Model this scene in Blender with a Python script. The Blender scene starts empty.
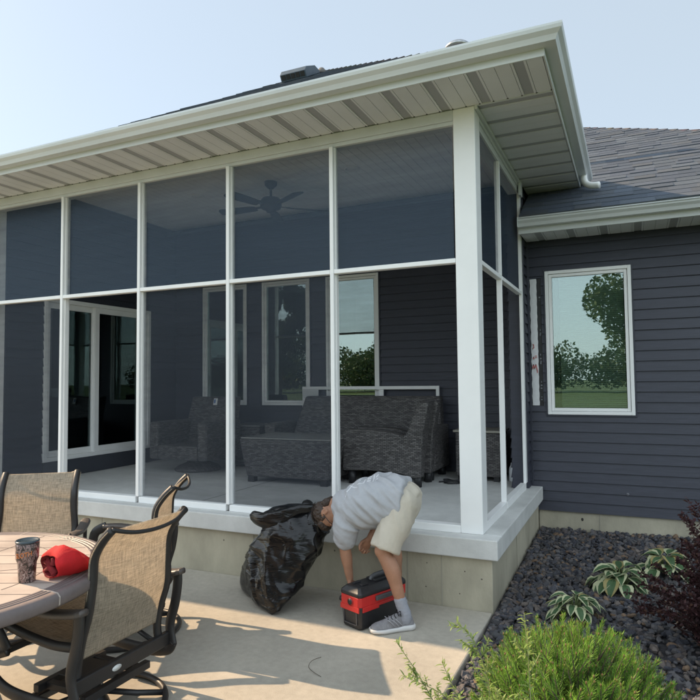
import bpy, bmesh, math, random
from mathutils import Vector, Matrix, noise
from mathutils.bvhtree import BVHTree
random.seed(7)
S = bpy.context.scene
COL = S.collection
R = math.radians

# ------------------------------------------------------------------ materials
def newmat(name):
    m = bpy.data.materials.new(name); m.use_nodes = True
    nt = m.node_tree
    return m, nt, nt.nodes, nt.links, nt.nodes['Principled BSDF']

def mat(name, col, rough=.6, var=.0, vscale=6.0, bump=0.0, bscale=60.0, spec=.5, metal=0.0,
        coord='Object', var2=0.0, v2scale=1.2, col2=None, stretch=None, detail=6):
    """Principled with noise-driven base-colour variation and noise bump."""
    m, nt, N, L, p = newmat(name)
    p.inputs['Roughness'].default_value = rough
    p.inputs['Metallic'].default_value = metal
    p.inputs['Specular IOR Level'].default_value = spec
    p.inputs['Base Color'].default_value = (*col, 1)
    tc = N.new('ShaderNodeTexCoord'); src = tc.outputs[coord]
    if stretch:
        mp = N.new('ShaderNodeMapping'); mp.inputs['Scale'].default_value = stretch
        L.new(src, mp.inputs['Vector']); src = mp.outputs['Vector']
    last = None
    if var or var2 or col2:
        n1 = N.new('ShaderNodeTexNoise'); n1.inputs['Scale'].default_value = vscale; n1.inputs['Detail'].default_value = detail
        n1.inputs['Roughness'].default_value = .65
        L.new(src, n1.inputs['Vector'])
        r = N.new('ShaderNodeValToRGB')
        a = tuple(max(0, c*(1-var)) for c in col); b = tuple(min(1, c*(1+var)) for c in (col2 or col))
        r.color_ramp.elements[0].position = .3; r.color_ramp.elements[1].position = .7
        r.color_ramp.elements[0].color = (*a, 1); r.color_ramp.elements[1].color = (*b, 1)
        L.new(n1.outputs['Fac'], r.inputs['Fac']); last = r.outputs['Color']
        if var2:
            n2 = N.new('ShaderNodeTexNoise'); n2.inputs['Scale'].default_value = v2scale; n2.inputs['Detail'].default_value = 5
            L.new(src, n2.inputs['Vector'])
            r2 = N.new('ShaderNodeValToRGB'); r2.color_ramp.elements[0].position = .35; r2.color_ramp.elements[1].position = .7
            r2.color_ramp.elements[0].color = (1-var2,)*3+(1,); r2.color_ramp.elements[1].color = (1+var2*.4,)*3+(1,)
            L.new(n2.outputs['Fac'], r2.inputs['Fac'])
            mx = N.new('ShaderNodeMix'); mx.data_type = 'RGBA'; mx.blend_type = 'MULTIPLY'; mx.inputs[0].default_value = 1
            L.new(last, mx.inputs[6]); L.new(r2.outputs['Color'], mx.inputs[7]); last = mx.outputs[2]
        L.new(last, p.inputs['Base Color'])
    if bump:
        nb = N.new('ShaderNodeTexNoise'); nb.inputs['Scale'].default_value = bscale; nb.inputs['Detail'].default_value = 5
        L.new(src, nb.inputs['Vector'])
        bp = N.new('ShaderNodeBump'); bp.inputs['Strength'].default_value = bump; bp.inputs['Distance'].default_value = .01
        L.new(nb.outputs['Fac'], bp.inputs['Height']); L.new(bp.outputs['Normal'], p.inputs['Normal'])
    return m

def attr_mat(name, rough=.7, spec=.3, trans=0.0, bump=0, bscale=80, attr='Col'):
    """base colour from a per-piece colour attribute (each shingle / leaf / stone its own colour)"""
    m, nt, N, L, p = newmat(name)
    a = N.new('ShaderNodeAttribute'); a.attribute_name = attr
    L.new(a.outputs['Color'], p.inputs['Base Color'])
    p.inputs['Roughness'].default_value = rough; p.inputs['Specular IOR Level'].default_value = spec
    if bump:
        tc = N.new('ShaderNodeTexCoord'); nb = N.new('ShaderNodeTexNoise'); nb.inputs['Scale'].default_value = bscale
        L.new(tc.outputs['Object'], nb.inputs['Vector'])
        bp = N.new('ShaderNodeBump'); bp.inputs['Strength'].default_value = bump; bp.inputs['Distance'].default_value = .01
        L.new(nb.outputs['Fac'], bp.inputs['Height']); L.new(bp.outputs['Normal'], p.inputs['Normal'])
    if trans:
        t = N.new('ShaderNodeBsdfTranslucent'); L.new(a.outputs['Color'], t.inputs['Color'])
        mx = N.new('ShaderNodeMixShader'); mx.inputs[0].default_value = trans
        out = N['Material Output']
        L.new(p.outputs[0], mx.inputs[1]); L.new(t.outputs[0], mx.inputs[2]); L.new(mx.outputs[0], out.inputs['Surface'])
    return m

def wicker_mat():
    m, nt, N, L, p = newmat('wicker')
    uv = N.new('ShaderNodeUVMap')
    b = N.new('ShaderNodeTexBrick')
    b.inputs['Scale'].default_value = 1.0; b.inputs['Brick Width'].default_value = .048; b.inputs['Row Height'].default_value = .0150
    b.inputs['Mortar Size'].default_value = .0032; b.inputs['Mortar Smooth'].default_value = .9; b.offset = .5; b.squash = 1
    b.inputs['Color1'].default_value = (.080, .075, .075, 1); b.inputs['Color2'].default_value = (.215, .203, .198, 1)
    b.inputs['Mortar'].default_value = (.028, .027, .028, 1); b.inputs['Bias'].default_value = -.15
    L.new(uv.outputs[0], b.inputs['Vector'])
    L.new(b.outputs['Color'], p.inputs['Base Color'])
    w = N.new('ShaderNodeTexWave'); w.bands_direction = 'X'; w.inputs['Scale'].default_value = 1/(.062*2)*3.1416/1.57; w.inputs['Distortion'].default_value = 0
    L.new(uv.outputs[0], w.inputs['Vector'])
    inv = N.new('ShaderNodeMath'); inv.operation = 'SUBTRACT'; inv.inputs[0].default_value = 1; L.new(b.outputs['Fac'], inv.inputs[1])
    bp = N.new('ShaderNodeBump'); bp.inputs['Strength'].default_value = .9; bp.inputs['Distance'].default_value = .006
    L.new(inv.outputs[0], bp.inputs['Height']); L.new(bp.outputs['Normal'], p.inputs['Normal'])
    p.inputs['Roughness'].default_value = .45
    return m

def sling_mat(name, col, trans=.42):
    m, nt, N, L, p = newmat(name)
    tc = N.new('ShaderNodeUVMap')
    chain = []
    for d, sc in (('X', 150), ('Y', 150)):
        w = N.new('ShaderNodeTexWave'); w.bands_direction = d; w.inputs['Scale'].default_value = sc; w.inputs['Distortion'].default_value = 1.2
        w.inputs['Detail'].default_value = 2; L.new(tc.outputs[0], w.inputs['Vector']); chain.append(w)
    n = N.new('ShaderNodeTexNoise'); n.inputs['Scale'].default_value = 1.0; n.inputs['Detail'].default_value = 7; n.inputs['Roughness'].default_value = .8
    mp = N.new('ShaderNodeMapping'); mp.inputs['Scale'].default_value = (140, 14, 1); L.new(tc.outputs[0], mp.inputs['Vector']); L.new(mp.outputs[0], n.inputs['Vector'])
    n3 = N.new('ShaderNodeTexNoise'); n3.inputs['Scale'].default_value = 1.0; n3.inputs['Detail'].default_value = 7; n3.inputs['Roughness'].default_value = .8
    mp3 = N.new('ShaderNodeMapping'); mp3.inputs['Scale'].default_value = (12, 160, 1); L.new(tc.outputs[0], mp3.inputs['Vector']); L.new(mp3.outputs[0], n3.inputs['Vector'])
    mul = N.new('ShaderNodeMath'); mul.operation = 'ADD'; L.new(chain[0].outputs['Fac'], mul.inputs[0]); L.new(chain[1].outputs['Fac'], mul.inputs[1])
    ad = N.new('ShaderNodeMath'); ad.operation = 'ADD'; L.new(n.outputs['Fac'], ad.inputs[0]); L.new(n3.outputs['Fac'], ad.inputs[1])
    md = N.new('ShaderNodeMath'); md.operation = 'MULTIPLY_ADD'; md.inputs[1].default_value = .5; L.new(ad.outputs[0], md.inputs[0]); md.inputs[2].default_value = 0
    r = N.new('ShaderNodeValToRGB'); r.color_ramp.elements[0].position = .40; r.color_ramp.elements[1].position = .60
    r.color_ramp.elements[0].color = tuple(c*.55 for c in col)+(1,); r.color_ramp.elements[1].color = tuple(min(1, c*1.35) for c in col)+(1,)
    L.new(md.outputs[0], r.inputs['Fac'])
    L.new(r.outputs['Color'], p.inputs['Base Color']); p.inputs['Roughness'].default_value = .75; p.inputs['Specular IOR Level'].default_value = .2
    bp = N.new('ShaderNodeBump'); bp.inputs['Strength'].default_value = .35; bp.inputs['Distance'].default_value = .003
    L.new(mul.outputs[0], bp.inputs['Height']); L.new(bp.outputs['Normal'], p.inputs['Normal'])
    t = N.new('ShaderNodeBsdfTranslucent'); L.new(r.outputs['Color'], t.inputs['Color'])
    mx = N.new('ShaderNodeMixShader'); mx.inputs[0].default_value = trans
    L.new(p.outputs[0], mx.inputs[1]); L.new(t.outputs[0], mx.inputs[2])
    tr = N.new('ShaderNodeBsdfTransparent')
    m2 = N.new('ShaderNodeMixShader'); m2.inputs[0].default_value = .1
    L.new(mx.outputs[0], m2.inputs[1]); L.new(tr.outputs[0], m2.inputs[2]); L.new(m2.outputs[0], N['Material Output'].inputs['Surface'])
    return m

def screen_mat(name, col, fac, gloss=.02):
    """fine insect mesh: partly see-through, tinted yarn"""
    m, nt, N, L, p = newmat(name)
    tr = N.new('ShaderNodeBsdfTransparent')
    d = N.new('ShaderNodeBsdfDiffuse'); d.inputs['Color'].default_value = (*col, 1)
    tl = N.new('ShaderNodeBsdfTranslucent'); tl.inputs['Color'].default_value = (*col, 1)
    md = N.new('ShaderNodeMixShader'); md.inputs[0].default_value = .25
    L.new(d.outputs[0], md.inputs[1]); L.new(tl.outputs[0], md.inputs[2])
    tc = N.new('ShaderNodeTexCoord')
    n = N.new('ShaderNodeTexNoise'); n.inputs['Scale'].default_value = 1.0; n.inputs['Detail'].default_value = 8; n.inputs['Roughness'].default_value = .7
    mp = N.new('ShaderNodeMapping'); mp.inputs['Scale'].default_value = (.9, .9, 9); L.new(tc.outputs['Object'], mp.inputs['Vector']); L.new(mp.outputs[0], n.inputs['Vector'])
    mr = N.new('ShaderNodeMapRange'); mr.inputs[1].default_value = .3; mr.inputs[2].default_value = .7; mr.inputs[3].default_value = fac*.78; mr.inputs[4].default_value = fac*1.25
    L.new(n.outputs['Fac'], mr.inputs[0])
    mx = N.new('ShaderNodeMixShader'); L.new(mr.outputs[0], mx.inputs[0])
    L.new(tr.outputs[0], mx.inputs[1]); L.new(md.outputs[0], mx.inputs[2])
    g = N.new('ShaderNodeBsdfGlossy'); g.inputs['Roughness'].default_value = .25; g.inputs['Color'].default_value = (.7, .85, 1, 1)
    m3 = N.new('ShaderNodeMixShader'); m3.inputs[0].default_value = gloss
    L.new(mx.outputs[0], m3.inputs[1]); L.new(g.outputs[0], m3.inputs[2])
    L.new(m3.outputs[0], N['Material Output'].inputs['Surface'])
    return m

def glass_mat(name, refl, tint=(.62, .7, .68)):
    m, nt, N, L, p = newmat(name)
    tr = N.new('ShaderNodeBsdfTransparent'); tr.inputs['Color'].default_value = (*tint, 1)
    g = N.new('ShaderNodeBsdfGlossy'); g.inputs['Roughness'].default_value = 0.0; g.inputs['Color'].default_value = (.86, .97, .95, 1)
    tc = N.new('ShaderNodeTexCoord'); nz = N.new('ShaderNodeTexNoise'); nz.inputs['Scale'].default_value = 2.2; nz.inputs['Detail'].default_value = 1; L.new(tc.outputs['Object'], nz.inputs['Vector'])
    bu = N.new('ShaderNodeBump'); bu.inputs['Strength'].default_value = .12; bu.inputs['Distance'].default_value = .004; L.new(nz.outputs['Fac'], bu.inputs['Height']); L.new(bu.outputs['Normal'], g.inputs['Normal'])
    lw = N.new('ShaderNodeLayerWeight'); lw.inputs['Blend'].default_value = .25
    mr = N.new('ShaderNodeMapRange'); mr.inputs[3].default_value = refl; mr.inputs[4].default_value = .9
    L.new(lw.outputs['Fresnel'], mr.inputs[0])
    mx = N.new('ShaderNodeMixShader'); L.new(mr.outputs[0], mx.inputs[0])
    L.new(tr.outputs[0], mx.inputs[1]); L.new(g.outputs[0], mx.inputs[2])
    L.new(mx.outputs[0], N['Material Output'].inputs['Surface'])
    return m

M = {}
M['vinyl'] = mat('white_vinyl', (.84, .84, .83), .42, var=.03, vscale=3, bump=.02, bscale=30)
M['trim'] = mat('cream_metal', (.62, .645, .65), .4, var=.03, vscale=2.5, bump=.02, bscale=12, var2=.05)
M['soffit'] = mat('soffit_metal', (.70, .71, .73), .5, var=.03, vscale=4)
M['vent'] = mat('perforated_soffit', (.37, .375, .39), .6, var=.1, vscale=400)
M['siding'] = mat('navy_siding', (.035, .038, .056), .55, var=.10, vscale=1.0, bump=.10, bscale=1.0, spec=.6, stretch=(6, 60, 60), var2=.10, v2scale=.5)
M['siding_trim'] = mat('navy_trim', (.035, .038, .054), .5)
M['porch_concrete'] = mat('porch_concrete', (.60, .60, .58), .8, var=.07, vscale=9, bump=.12, bscale=90, var2=.12, v2scale=1.7)
M['found'] = mat('foundation_concrete', (.46, .42, .32), .9, var=.10, vscale=7, bump=.3, bscale=45, var2=.24, v2scale=1.9, stretch=(1, 1, .5), detail=9)
M['patio'] = mat('patio_concrete', (.435, .398, .335), .88, var=.10, vscale=22, bump=.22, bscale=160, var2=.20, v2scale=1.1, detail=9)
M['ceiling'] = mat('ceiling_board', (.8, .8, .79), .6, var=.02)
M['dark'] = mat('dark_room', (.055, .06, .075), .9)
M['blind'] = mat('blind_slat', (.66, .70, .64), .6)
M['drape'] = mat('drape', (.10, .12, .13), .9)
M['glass'] = glass_mat('window_glass', .17, (.72, .80, .77))
M['glass_dark'] = glass_mat('door_glass', .045, (.5, .56, .58))
M['screen_up'] = screen_mat('upper_screen_mesh', (.070, .098, .140), .235, .013)  # bluer than the lower mesh: sky reflection mixed into the yarn colour
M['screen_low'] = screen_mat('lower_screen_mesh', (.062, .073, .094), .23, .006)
M['wicker'] = wicker_mat()
M['black_plastic'] = mat('black_plastic', (.018, .018, .02), .42, var=.2, vscale=30, bump=.08, bscale=220)
M['darkmetal'] = mat('dark_bronze_metal', (.022, .020, .020), .45, var=.12, vscale=18, bump=.05, bscale=150)
M['armpaint'] = mat('bronze_arm', (.085, .072, .065), .42, var=.12, vscale=18)
M['sling'] = sling_mat('tan_sling', (.57, .495, .395), .50)
M['fan'] = mat('dark_fan', (.022, .02, .02), .5)
M['gravel_base'] = mat('gravel_base', (.045, .042, .045), .95, var=.5, vscale=60, bump=.5, bscale=80)
M['stone'] = attr_mat('slate_chip', .8, .3, bump=.3, bscale=70)
M['shingle'] = attr_mat('asphalt_shingle', .95, .1, bump=.6, bscale=260)
M['lawn'] = mat('lawn_grass', (.075, .125, .03), .9, var=.45, vscale=1.5, var2=.3, v2scale=.08)
M['cap_metal'] = mat('weathered_galv', (.42, .43, .44), .4, metal=1.0, var=.25, vscale=30)
M['white_paint'] = mat('white_paint', (.75, .75, .73), .5, var=.04)
M['galv'] = mat('galvanised', (.6, .6, .6), .28, metal=1.0, var=.1, vscale=20)
M['leaf'] = attr_mat('leaf', .55, .35, trans=.3)
M['needle'] = attr_mat('needle', .55, .25, trans=.3)
M['bark'] = mat('bark', (.10, .075, .055), .9, var=.3, vscale=20, bump=.5, bscale=40)

# ------------------------------------------------------------------ mesh builder
class MB:
    def __init__(s): s.v = []; s.f = []; s.mi = []; s.col = []; s.cm = 0; s.cc = None; s.smooth = []
    def add(s, vs, fs, sm=False):
        b = len(s.v); s.v += [tuple(v) for v in vs]
        for f in fs:
            s.f.append(tuple(b+i for i in f)); s.mi.append(s.cm); s.col.append(s.cc); s.smooth.append(sm)
        return s
    def quad(s, *p): return s.add(p, [tuple(range(len(p)))])
    def box(s, x0, x1, y0, y1, z0, z1):
        vs = [(x, y, z) for z in (z0, z1) for x, y in ((x0, y0), (x1, y0), (x1, y1), (x0, y1))]
        return s.add(vs, [(3, 2, 1, 0), (4, 5, 6, 7), (0, 1, 5, 4), (1, 2, 6, 5), (2, 3, 7, 6), (3, 0, 4, 7)])
    def obox(s, c, ax, ay, az, hx, hy, hz):
        c = Vector(c); ax = Vector(ax).normalized()*hx; ay = Vector(ay).normalized()*hy; az = Vector(az).normalized()*hz
        vs = [c+i*ax+j*ay+k*az for k in (-1, 1) for i, j in ((-1, -1), (1, -1), (1, 1), (-1, 1))]
        return s.add(vs, [(3, 2, 1, 0), (4, 5, 6, 7), (0, 1, 5, 4), (1, 2, 6, 5), (2, 3, 7, 6), (3, 0, 4, 7)])
    def prism(s, prof, p0, p1, up=(0, 0, 1)):
        """profile (a,b) pairs swept from p0 to p1; a along side=dir x up, b along up"""
        p0 = Vector(p0); p1 = Vector(p1); d = (p1-p0).normalized(); up = Vector(up); sd = d.cross(up).normalized(); u2 = sd.cross(d)
        n = len(prof); vs = [p+sd*a+u2*b for p in (p0, p1) for a, b in prof]
        fs = [(i, (i+1) % n, n+(i+1) % n, n+i) for i in range(n)] + [tuple(range(n-1, -1, -1)), tuple(range(n, 2*n))]
        return s.add(vs, fs)
    def loft(s, rings, cap=True, sm=True, closed=False):
        n = len(rings[0]); vs = [v for r in rings for v in r]; fs = []
        m = len(rings)
        for i in range(m if closed else m-1):
            for j in range(n):
                a = i*n+j; b = i*n+(j+1) % n; k = (i+1) % m
                fs.append((a, b, k*n+(j+1) % n, k*n+j))
        if cap and not closed: fs += [tuple(range(n-1, -1, -1)), tuple(range((m-1)*n, m*n))]
        return s.add(vs, fs, sm)
    def tube(s, pts, r, n=10, closed=False, flat=1.0, up=(0, 0, 1)):
        pts = [Vector(p) for p in pts]; rs = r if isinstance(r, (list, tuple)) else [r]*len(pts)
        rings = []; m = len(pts); up = Vector(up); prev = None
        for i, p in enumerate(pts):
            if closed: d = (pts[(i+1) % m]-pts[i-1])
            else: d = pts[min(i+1, m-1)]-pts[max(i-1, 0)]
            d.normalize()
            if prev is None:
                a = d.cross(up)
                if a.length < .05: a = d.cross(Vector((1, 0, 0)))
            else: a = prev-d*prev.dot(d)
            a.normalize(); b = d.cross(a); prev = a
            rings.append([p+a*rs[i]*math.cos(t)+b*rs[i]*flat*math.sin(t) for t in [2*math.pi*k/n for k in range(n)]])
        return s.loft(rings, closed=closed)
    def lathe(s, prof, c=(0, 0, 0), n=32, sm=True):
        c = Vector(c); rings = [[c+Vector((r*math.cos(2*math.pi*k/n), r*math.sin(2*math.pi*k/n), z)) for k in range(n)] for r, z in prof]
        return s.loft(rings, sm=sm)
    def ell(s, c, r, nu=14, nv=9, rot=None):
        c = Vector(c); rings = []
        for i in range(1, nv):
            t = math.pi*i/nv; ring = []
            for k in range(nu):
                p = 2*math.pi*k/nu; v = Vector((r[0]*math.sin(t)*math.cos(p), r[1]*math.sin(t)*math.sin(p), -r[2]*math.cos(t)))
                ring.append(c+(rot @ v if rot else v))
            rings.append(ring)
        return s.loft(rings)
    def build(s, name, m, parent=None, bevel=0.0, seg=2, uv=False, auto=None, weight=False):
        me = bpy.data.meshes.new(name)
        off = Vector(ORG.get(parent.name, (0, 0, 0))) if parent else Vector((0, 0, 0))
        vs = [Vector(v)-off for v in s.v] if off.length else s.v
        me.from_pydata([tuple(v) for v in vs], [], s.f)
        for mm in (m if isinstance(m, (list, tuple)) else [m]): me.materials.append(mm)
        for i, p in enumerate(me.polygons): p.material_index = s.mi[i]; p.use_smooth = s.smooth[i]
        if any(c is not None for c in s.col):
            ca = me.color_attributes.new('Col', 'FLOAT_COLOR', 'CORNER')
            flat = []
            for p in me.polygons:
                c = s.col[p.index] or (1, 1, 1)
                flat += [c[0], c[1], c[2], 1.0]*p.loop_total
            ca.data.foreach_set('color', flat)
        if uv: box_uv(me)
        me.validate()
        o = bpy.data.objects.new(name, me); COL.objects.link(o)
        if parent:
            o.parent = parent; ORG[o.name] = off
        if bevel:
            b = o.modifiers.new('bev', 'BEVEL'); b.width = bevel; b.segments = seg; b.limit_method = 'ANGLE'; b.angle_limit = R(40)
            b.harden_normals = False
        return o

ORG = {}
def box_uv(me):
    uvl = me.uv_layers.new(name='UVMap')
    for p in me.polygons:
        n = p.normal; ax = max(range(3), key=lambda i: abs(n[i]))
        for li in p.loop_indices:
            co = me.vertices[me.loops[li].vertex_index].co
            uvl.data[li].uv = (co.y, co.z) if ax == 0 else ((co.x, co.z) if ax == 1 else (co.x, co.y))

def thing(name, label, cat, loc=(0, 0, 0), group=None):
    o = bpy.data.objects.new(name, None); COL.objects.link(o); o.location = loc
    o.empty_display_size = .1; o['label'] = label; o['category'] = cat
    if group: o['group'] = group
    ORG[o.name] = Vector(loc)
    return o
def tag(o, label, cat, group=None, kind=None):
    if label: o['label'] = label
    if cat: o['category'] = cat
    if group: o['group'] = group
    if kind: o['kind'] = kind
    return o
def struct(o): o['kind'] = 'structure'; return o
def copy_thing(root, loc, rotz, label):
    r = root.copy(); COL.objects.link(r); r.location = loc; r.rotation_euler = (0, 0, rotz); r['label'] = label
    for ch in list(root.children):
        c = ch.copy(); COL.objects.link(c); c.parent = r
        for g in list(ch.children):
            d = g.copy(); COL.objects.link(d); d.parent = c
    return r
def evaluated(o):
    """bake an object's modifiers into its mesh"""
    dg = bpy.context.evaluated_depsgraph_get(); dg.update()
    me = bpy.data.meshes.new_from_object(o.evaluated_get(dg)); old = o.data; o.modifiers.clear(); o.data = me
    return o
def remesh(mb, name, m, parent, voxel, smooth=6, fac=.5, disp=None):
    o = mb.build(name, m, parent)
    r = o.modifiers.new('r', 'REMESH'); r.mode = 'VOXEL'; r.voxel_size = voxel; r.use_smooth_shade = True
    if smooth:
        sm = o.modifiers.new('s', 'SMOOTH'); sm.iterations = smooth; sm.factor = fac
    evaluated(o)
    if disp:
        me = o.data
        nrm = [v.normal.copy() for v in me.vertices]
        for i, v in enumerate(me.vertices): v.co += nrm[i]*disp(v.co, nrm[i])
        me.update()
    for p in o.data.polygons: p.use_smooth = True
    return o
def lin(c): return tuple((x/12.92 if x <= .04045 else ((x+.055)/1.055)**2.4) for x in [v/255 for v in c])
def cat(P_, n=8):
    """Catmull-Rom through the points"""
    P_ = [Vector(q) for q in P_]; out = []
    for i in range(len(P_)-1):
        a, b, c, d = P_[max(i-1, 0)], P_[i], P_[i+1], P_[min(i+2, len(P_)-1)]
        for k in range(n):
            t = k/n; out.append(.5*((2*b)+(c-a)*t+(2*a-5*b+4*c-d)*t*t+(3*b-a-3*c+d)*t**3))
    out.append(P_[-1]); return out
# ------------------------------------------------------------------ house (all coordinates in metres; porch corner at the origin, -Y faces the patio)
ZF = .5; ZC = 3.95; XL = -5.33; YB = 3.0; YW = 2.28
SP = 1.025; W = .164
H = thing('house', 'navy lap-sided house with a white framed screen porch and grey shingle roof', 'house', (0, 1.5, 0))
NEED = {}

def course_siding(mb, org, ud, nd, u0, u1, z0, z1, openings=(), pitch=.102, lap=.016):
    org = Vector(org); ud = Vector(ud); nd = Vector(nd)
    z = z0
    while z < z1-1e-4:
        zb = min(z+pitch, z1)
        cuts = sorted({z, zb} | {c for o in openings for c in (o[2], o[3]) if z < c < zb})
        for a, b in zip(cuts[:-1], cuts[1:]):
            segs = [(u0, u1)]
            for o in openings:
                if o[2] < b-1e-5 and o[3] > a+1e-5:
                    ns = []
                    for s0, s1 in segs:
                        if o[0] > s0: ns.append((s0, min(s1, o[0])))
                        if o[1] < s1: ns.append((max(s0, o[1]), s1))
                    segs = [q for q in ns if q[1]-q[0] > 1e-4]
            fa = lambda zz: lap*(1-(zz-z)/pitch)+.003
            for s0, s1 in segs:
                def P(u, zz, o_): return org+ud*u+nd*o_+Vector((0, 0, zz))
                A, B, C_, D = P(s0, a, fa(a)), P(s1, a, fa(a)), P(s1, b, fa(b)), P(s0, b, fa(b))
                A2, B2, C2, D2 = P(s0, a, -.02), P(s1, a, -.02), P(s1, b, -.02), P(s0, b, -.02)
                mb.add([A, B, C_, D, A2, B2, C2, D2], [(0, 1, 2, 3), (0, 4, 5, 1), (2, 6, 7, 3), (0, 3, 7, 4), (1, 5, 6, 2)])
        z = zb
    return mb

def wall_with_openings(mb, axis, u0, u1, z0, z1, d0, d1, ops):
    """solid wall slab behind the siding, split around the openings; axis 'x': u=x, depth=y"""
    us = sorted({u0, u1} | {c for o in ops for c in o[:2]}); zs = sorted({z0, z1} | {c for o in ops for c in o[2:]})
    for a, b in zip(us[:-1], us[1:]):
        for c, d in zip(zs[:-1], zs[1:]):
            um, zm = (a+b)/2, (c+d)/2
            if any(o[0] < um < o[1] and o[2] < zm < o[3] for o in ops): continue
            if axis == 'x': mb.box(a, b, d0, d1, c, d)
            else: mb.box(d0, d1, a, b, c, d)
    return mb

def rect_frame(mb, x0, x1, z0, z1, w, y0, y1, wb=None):
    wb = wb or w
    mb.box(x0, x0+w, y0, y1, z0, z1); mb.box(x1-w, x1, y0, y1, z0, z1)
    mb.box(x0+w, x1-w, y0, y1, z1-w, z1); mb.box(x0+w, x1-w, y0, y1, z0, z0+wb)
    return mb

def window(x0, x1, z0, z1, y, label=None, blind=False, proud=.032):
    f = rect_frame(MB(), x0, x1, z0, z1, .034, y-proud, y+.10).build('window', M['vinyl'], H, bevel=.004)
    rect_frame(MB(), x0-.016, x1+.016, z0-.016, z1+.016, .0155, y-.024, y+.02).build('casing', M['siding_trim'], f)
    rect_frame(MB(), x0+.037, x1-.037, z0+.037, z1-.037, .030, y-proud+.014, y+.05).build('sash', M['vinyl'], f, bevel=.003)
    MB().box(x0+.07, x1-.07, y+.006, y+.012, z0+.07, z1-.07).build('pane', M['glass'], f)
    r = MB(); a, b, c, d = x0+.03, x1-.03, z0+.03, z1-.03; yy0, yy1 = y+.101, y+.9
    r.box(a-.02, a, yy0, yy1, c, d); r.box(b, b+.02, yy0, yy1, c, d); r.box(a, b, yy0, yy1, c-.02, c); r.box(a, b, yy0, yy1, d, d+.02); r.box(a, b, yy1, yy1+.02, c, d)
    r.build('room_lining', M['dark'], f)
    if blind:
        s = MB(); z = z0+.08
        while z < z1-.08:
            s.obox(((x0+x1)/2+.03, y+.06, z), (1, 0, 0), (0, .75, -.66), (0, .66, .75), (x1-x0)/2-.105, .0125, .0008); z += .0215
        s.build('blind', M['blind'], f)
        d_ = MB(); pts = []
        for k in range(9): pts.append((x0+.07+.012*k, y+.085+.012*math.sin(k*1.9)))
        d_.add([(p[0], p[1], zz) for zz in (z0+.07, z1-.07) for p in pts]+[(p[0], p[1]+.004, zz) for zz in (z0+.07, z1-.07) for p in pts],
               [(i, i+1, 9+i+1, 9+i) for i in range(8)]+[(18+i+1, 18+i, 27+i, 27+i+1) for i in range(8)])
        d_.build('drape', M['drape'], f)
    if label: f['label'] = label
    return f

# --- porch base
fo = MB(); fo.box(-5.6, .076, -.076, 2.26, -.3, .366)
fo.build('porch_foundation', M['found'], H, bevel=.006)
fo_ = COL.objects['porch_foundation']; jt = MB()
for x in (-.55, -.29, -1.9, -3.6): jt.box(x-.004, x+.004, -.079, -.0755, .0, .36)
jt.box(.0755, .079, .9, .907, .05, .36)
jt.cm = 1; pit = jt
for x, z in ((-.40, .29), (-.41, .12), (-.66, .27), (-.12, .26), (-.62, .10), (-1.6, .2), (-2.2, .28), (-.16, .1), (-1.15, .3), (.0, .22)):
    pit.ell((x, -.0765, z), (.004+.004*random.random(), .0015, .004+.004*random.random()), 8, 5)
pit.build('form_mark', [mat('seam', (.33, .31, .25), .95), mat('tie', (.11, .10, .085), .9)], fo_)['kind'] = 'stuff'
sl = MB()
ye = YW-.03
sl.box(-5.7, .126, -.126, .02, .368, .5076); sl.box(-.02, .126, .02, ye, .368, .5076); sl.box(-5.7, -.02, .02, 3.05, .368, .499)
sl.build('porch_slab', M['porch_concrete'], H, bevel=.008)
sj = MB(); a, b = Vector((-2.96, .25, .4995)), Vector((-2.96, 3.0, .4995))
sj.box(-2.752, -2.746, .02, 2.95, .4985, .5002); sj.build('slab_joint', mat('joint_dark', (.09, .09, .085), .9), H)

# --- porch frame
MB().box(-W, 0, -.002, .16, .5076, 3.655).build('corner_post', M['vinyl'], H, bevel=.006)
MB().box(XL-W, XL-.0, -.002, .16, .5076, 3.655).build('corner_post', M['vinyl'], H, bevel=.006)
MB().box(-.03, .0, 2.0, 2.075, .57, 3.655).build('end_post', M['vinyl'], H, bevel=.004)
hd = MB(); hd.box(XL, -W, .0, .15, 3.575, 3.655); hd.box(XL, -W, .012, .12, 3.545, 3.575)
hd.build('header', M['trim'], H, bevel=.004)
hb = MB(); hb.box(XL-W, -.0, .02, .16, 3.657, 3.99); hb.box(-.13, -.02, .16, 2.1, 3.657, 3.99); hb.build('roof_beam', M['white_paint'], H)
hs = MB(); hs.box(-.15, -.0, .16, 2.0, 3.60, 3.655); hs.box(-.12, -.012, .16, 2.0, 3.545, 3.60); hs.box(.0, .022, .0, 2.03, 3.628, 3.655)
hs.build('side_header', M['trim'], H, bevel=.004)
xm = [-W-SP*k for k in range(1, 5)]
for x in xm:
    m_ = MB(); m_.box(x-.017, x+.017, -.006, .085, .565, 3.545)
    m_.box(x-.028, x-.0175, .022, .07, .565, 3.545); m_.box(x+.0175, x+.028, .022, .07, .565, 3.545)
    m_.build('mullion', M['vinyl'], H, bevel=.004)
edges = [XL]+xm[::-1]+[-W]
for a, b in zip(edges[:-1], edges[1:]):
    aa = a+(.018 if a != XL else 0); bb = b-(.018 if b != -W else 0)
    MB().box(aa, bb, -.004, .06, 2.492, 2.527).build('mid_rail', M['vinyl'], H, bevel=.004)
    MB().box(aa, bb, -.004, .075, .5078, .563).build('bottom_rail', M['vinyl'], H, bevel=.004)
mm = MB(); mm.box(-.05, -.004, .935, .965, .57, 3.545); mm.build('mullion', M['vinyl'], H, bevel=.004)
for y0, y1 in ((.16, .934), (.966, 2.0)):
    MB().box(-.055, -.002, y0, y1, 2.492, 2.527).build('mid_rail', M['vinyl'], H, bevel=.004)
    MB().box(-.06, -.001, y0, y1, .5078, .572).build('bottom_rail', M['vinyl'], H, bevel=.004)
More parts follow.
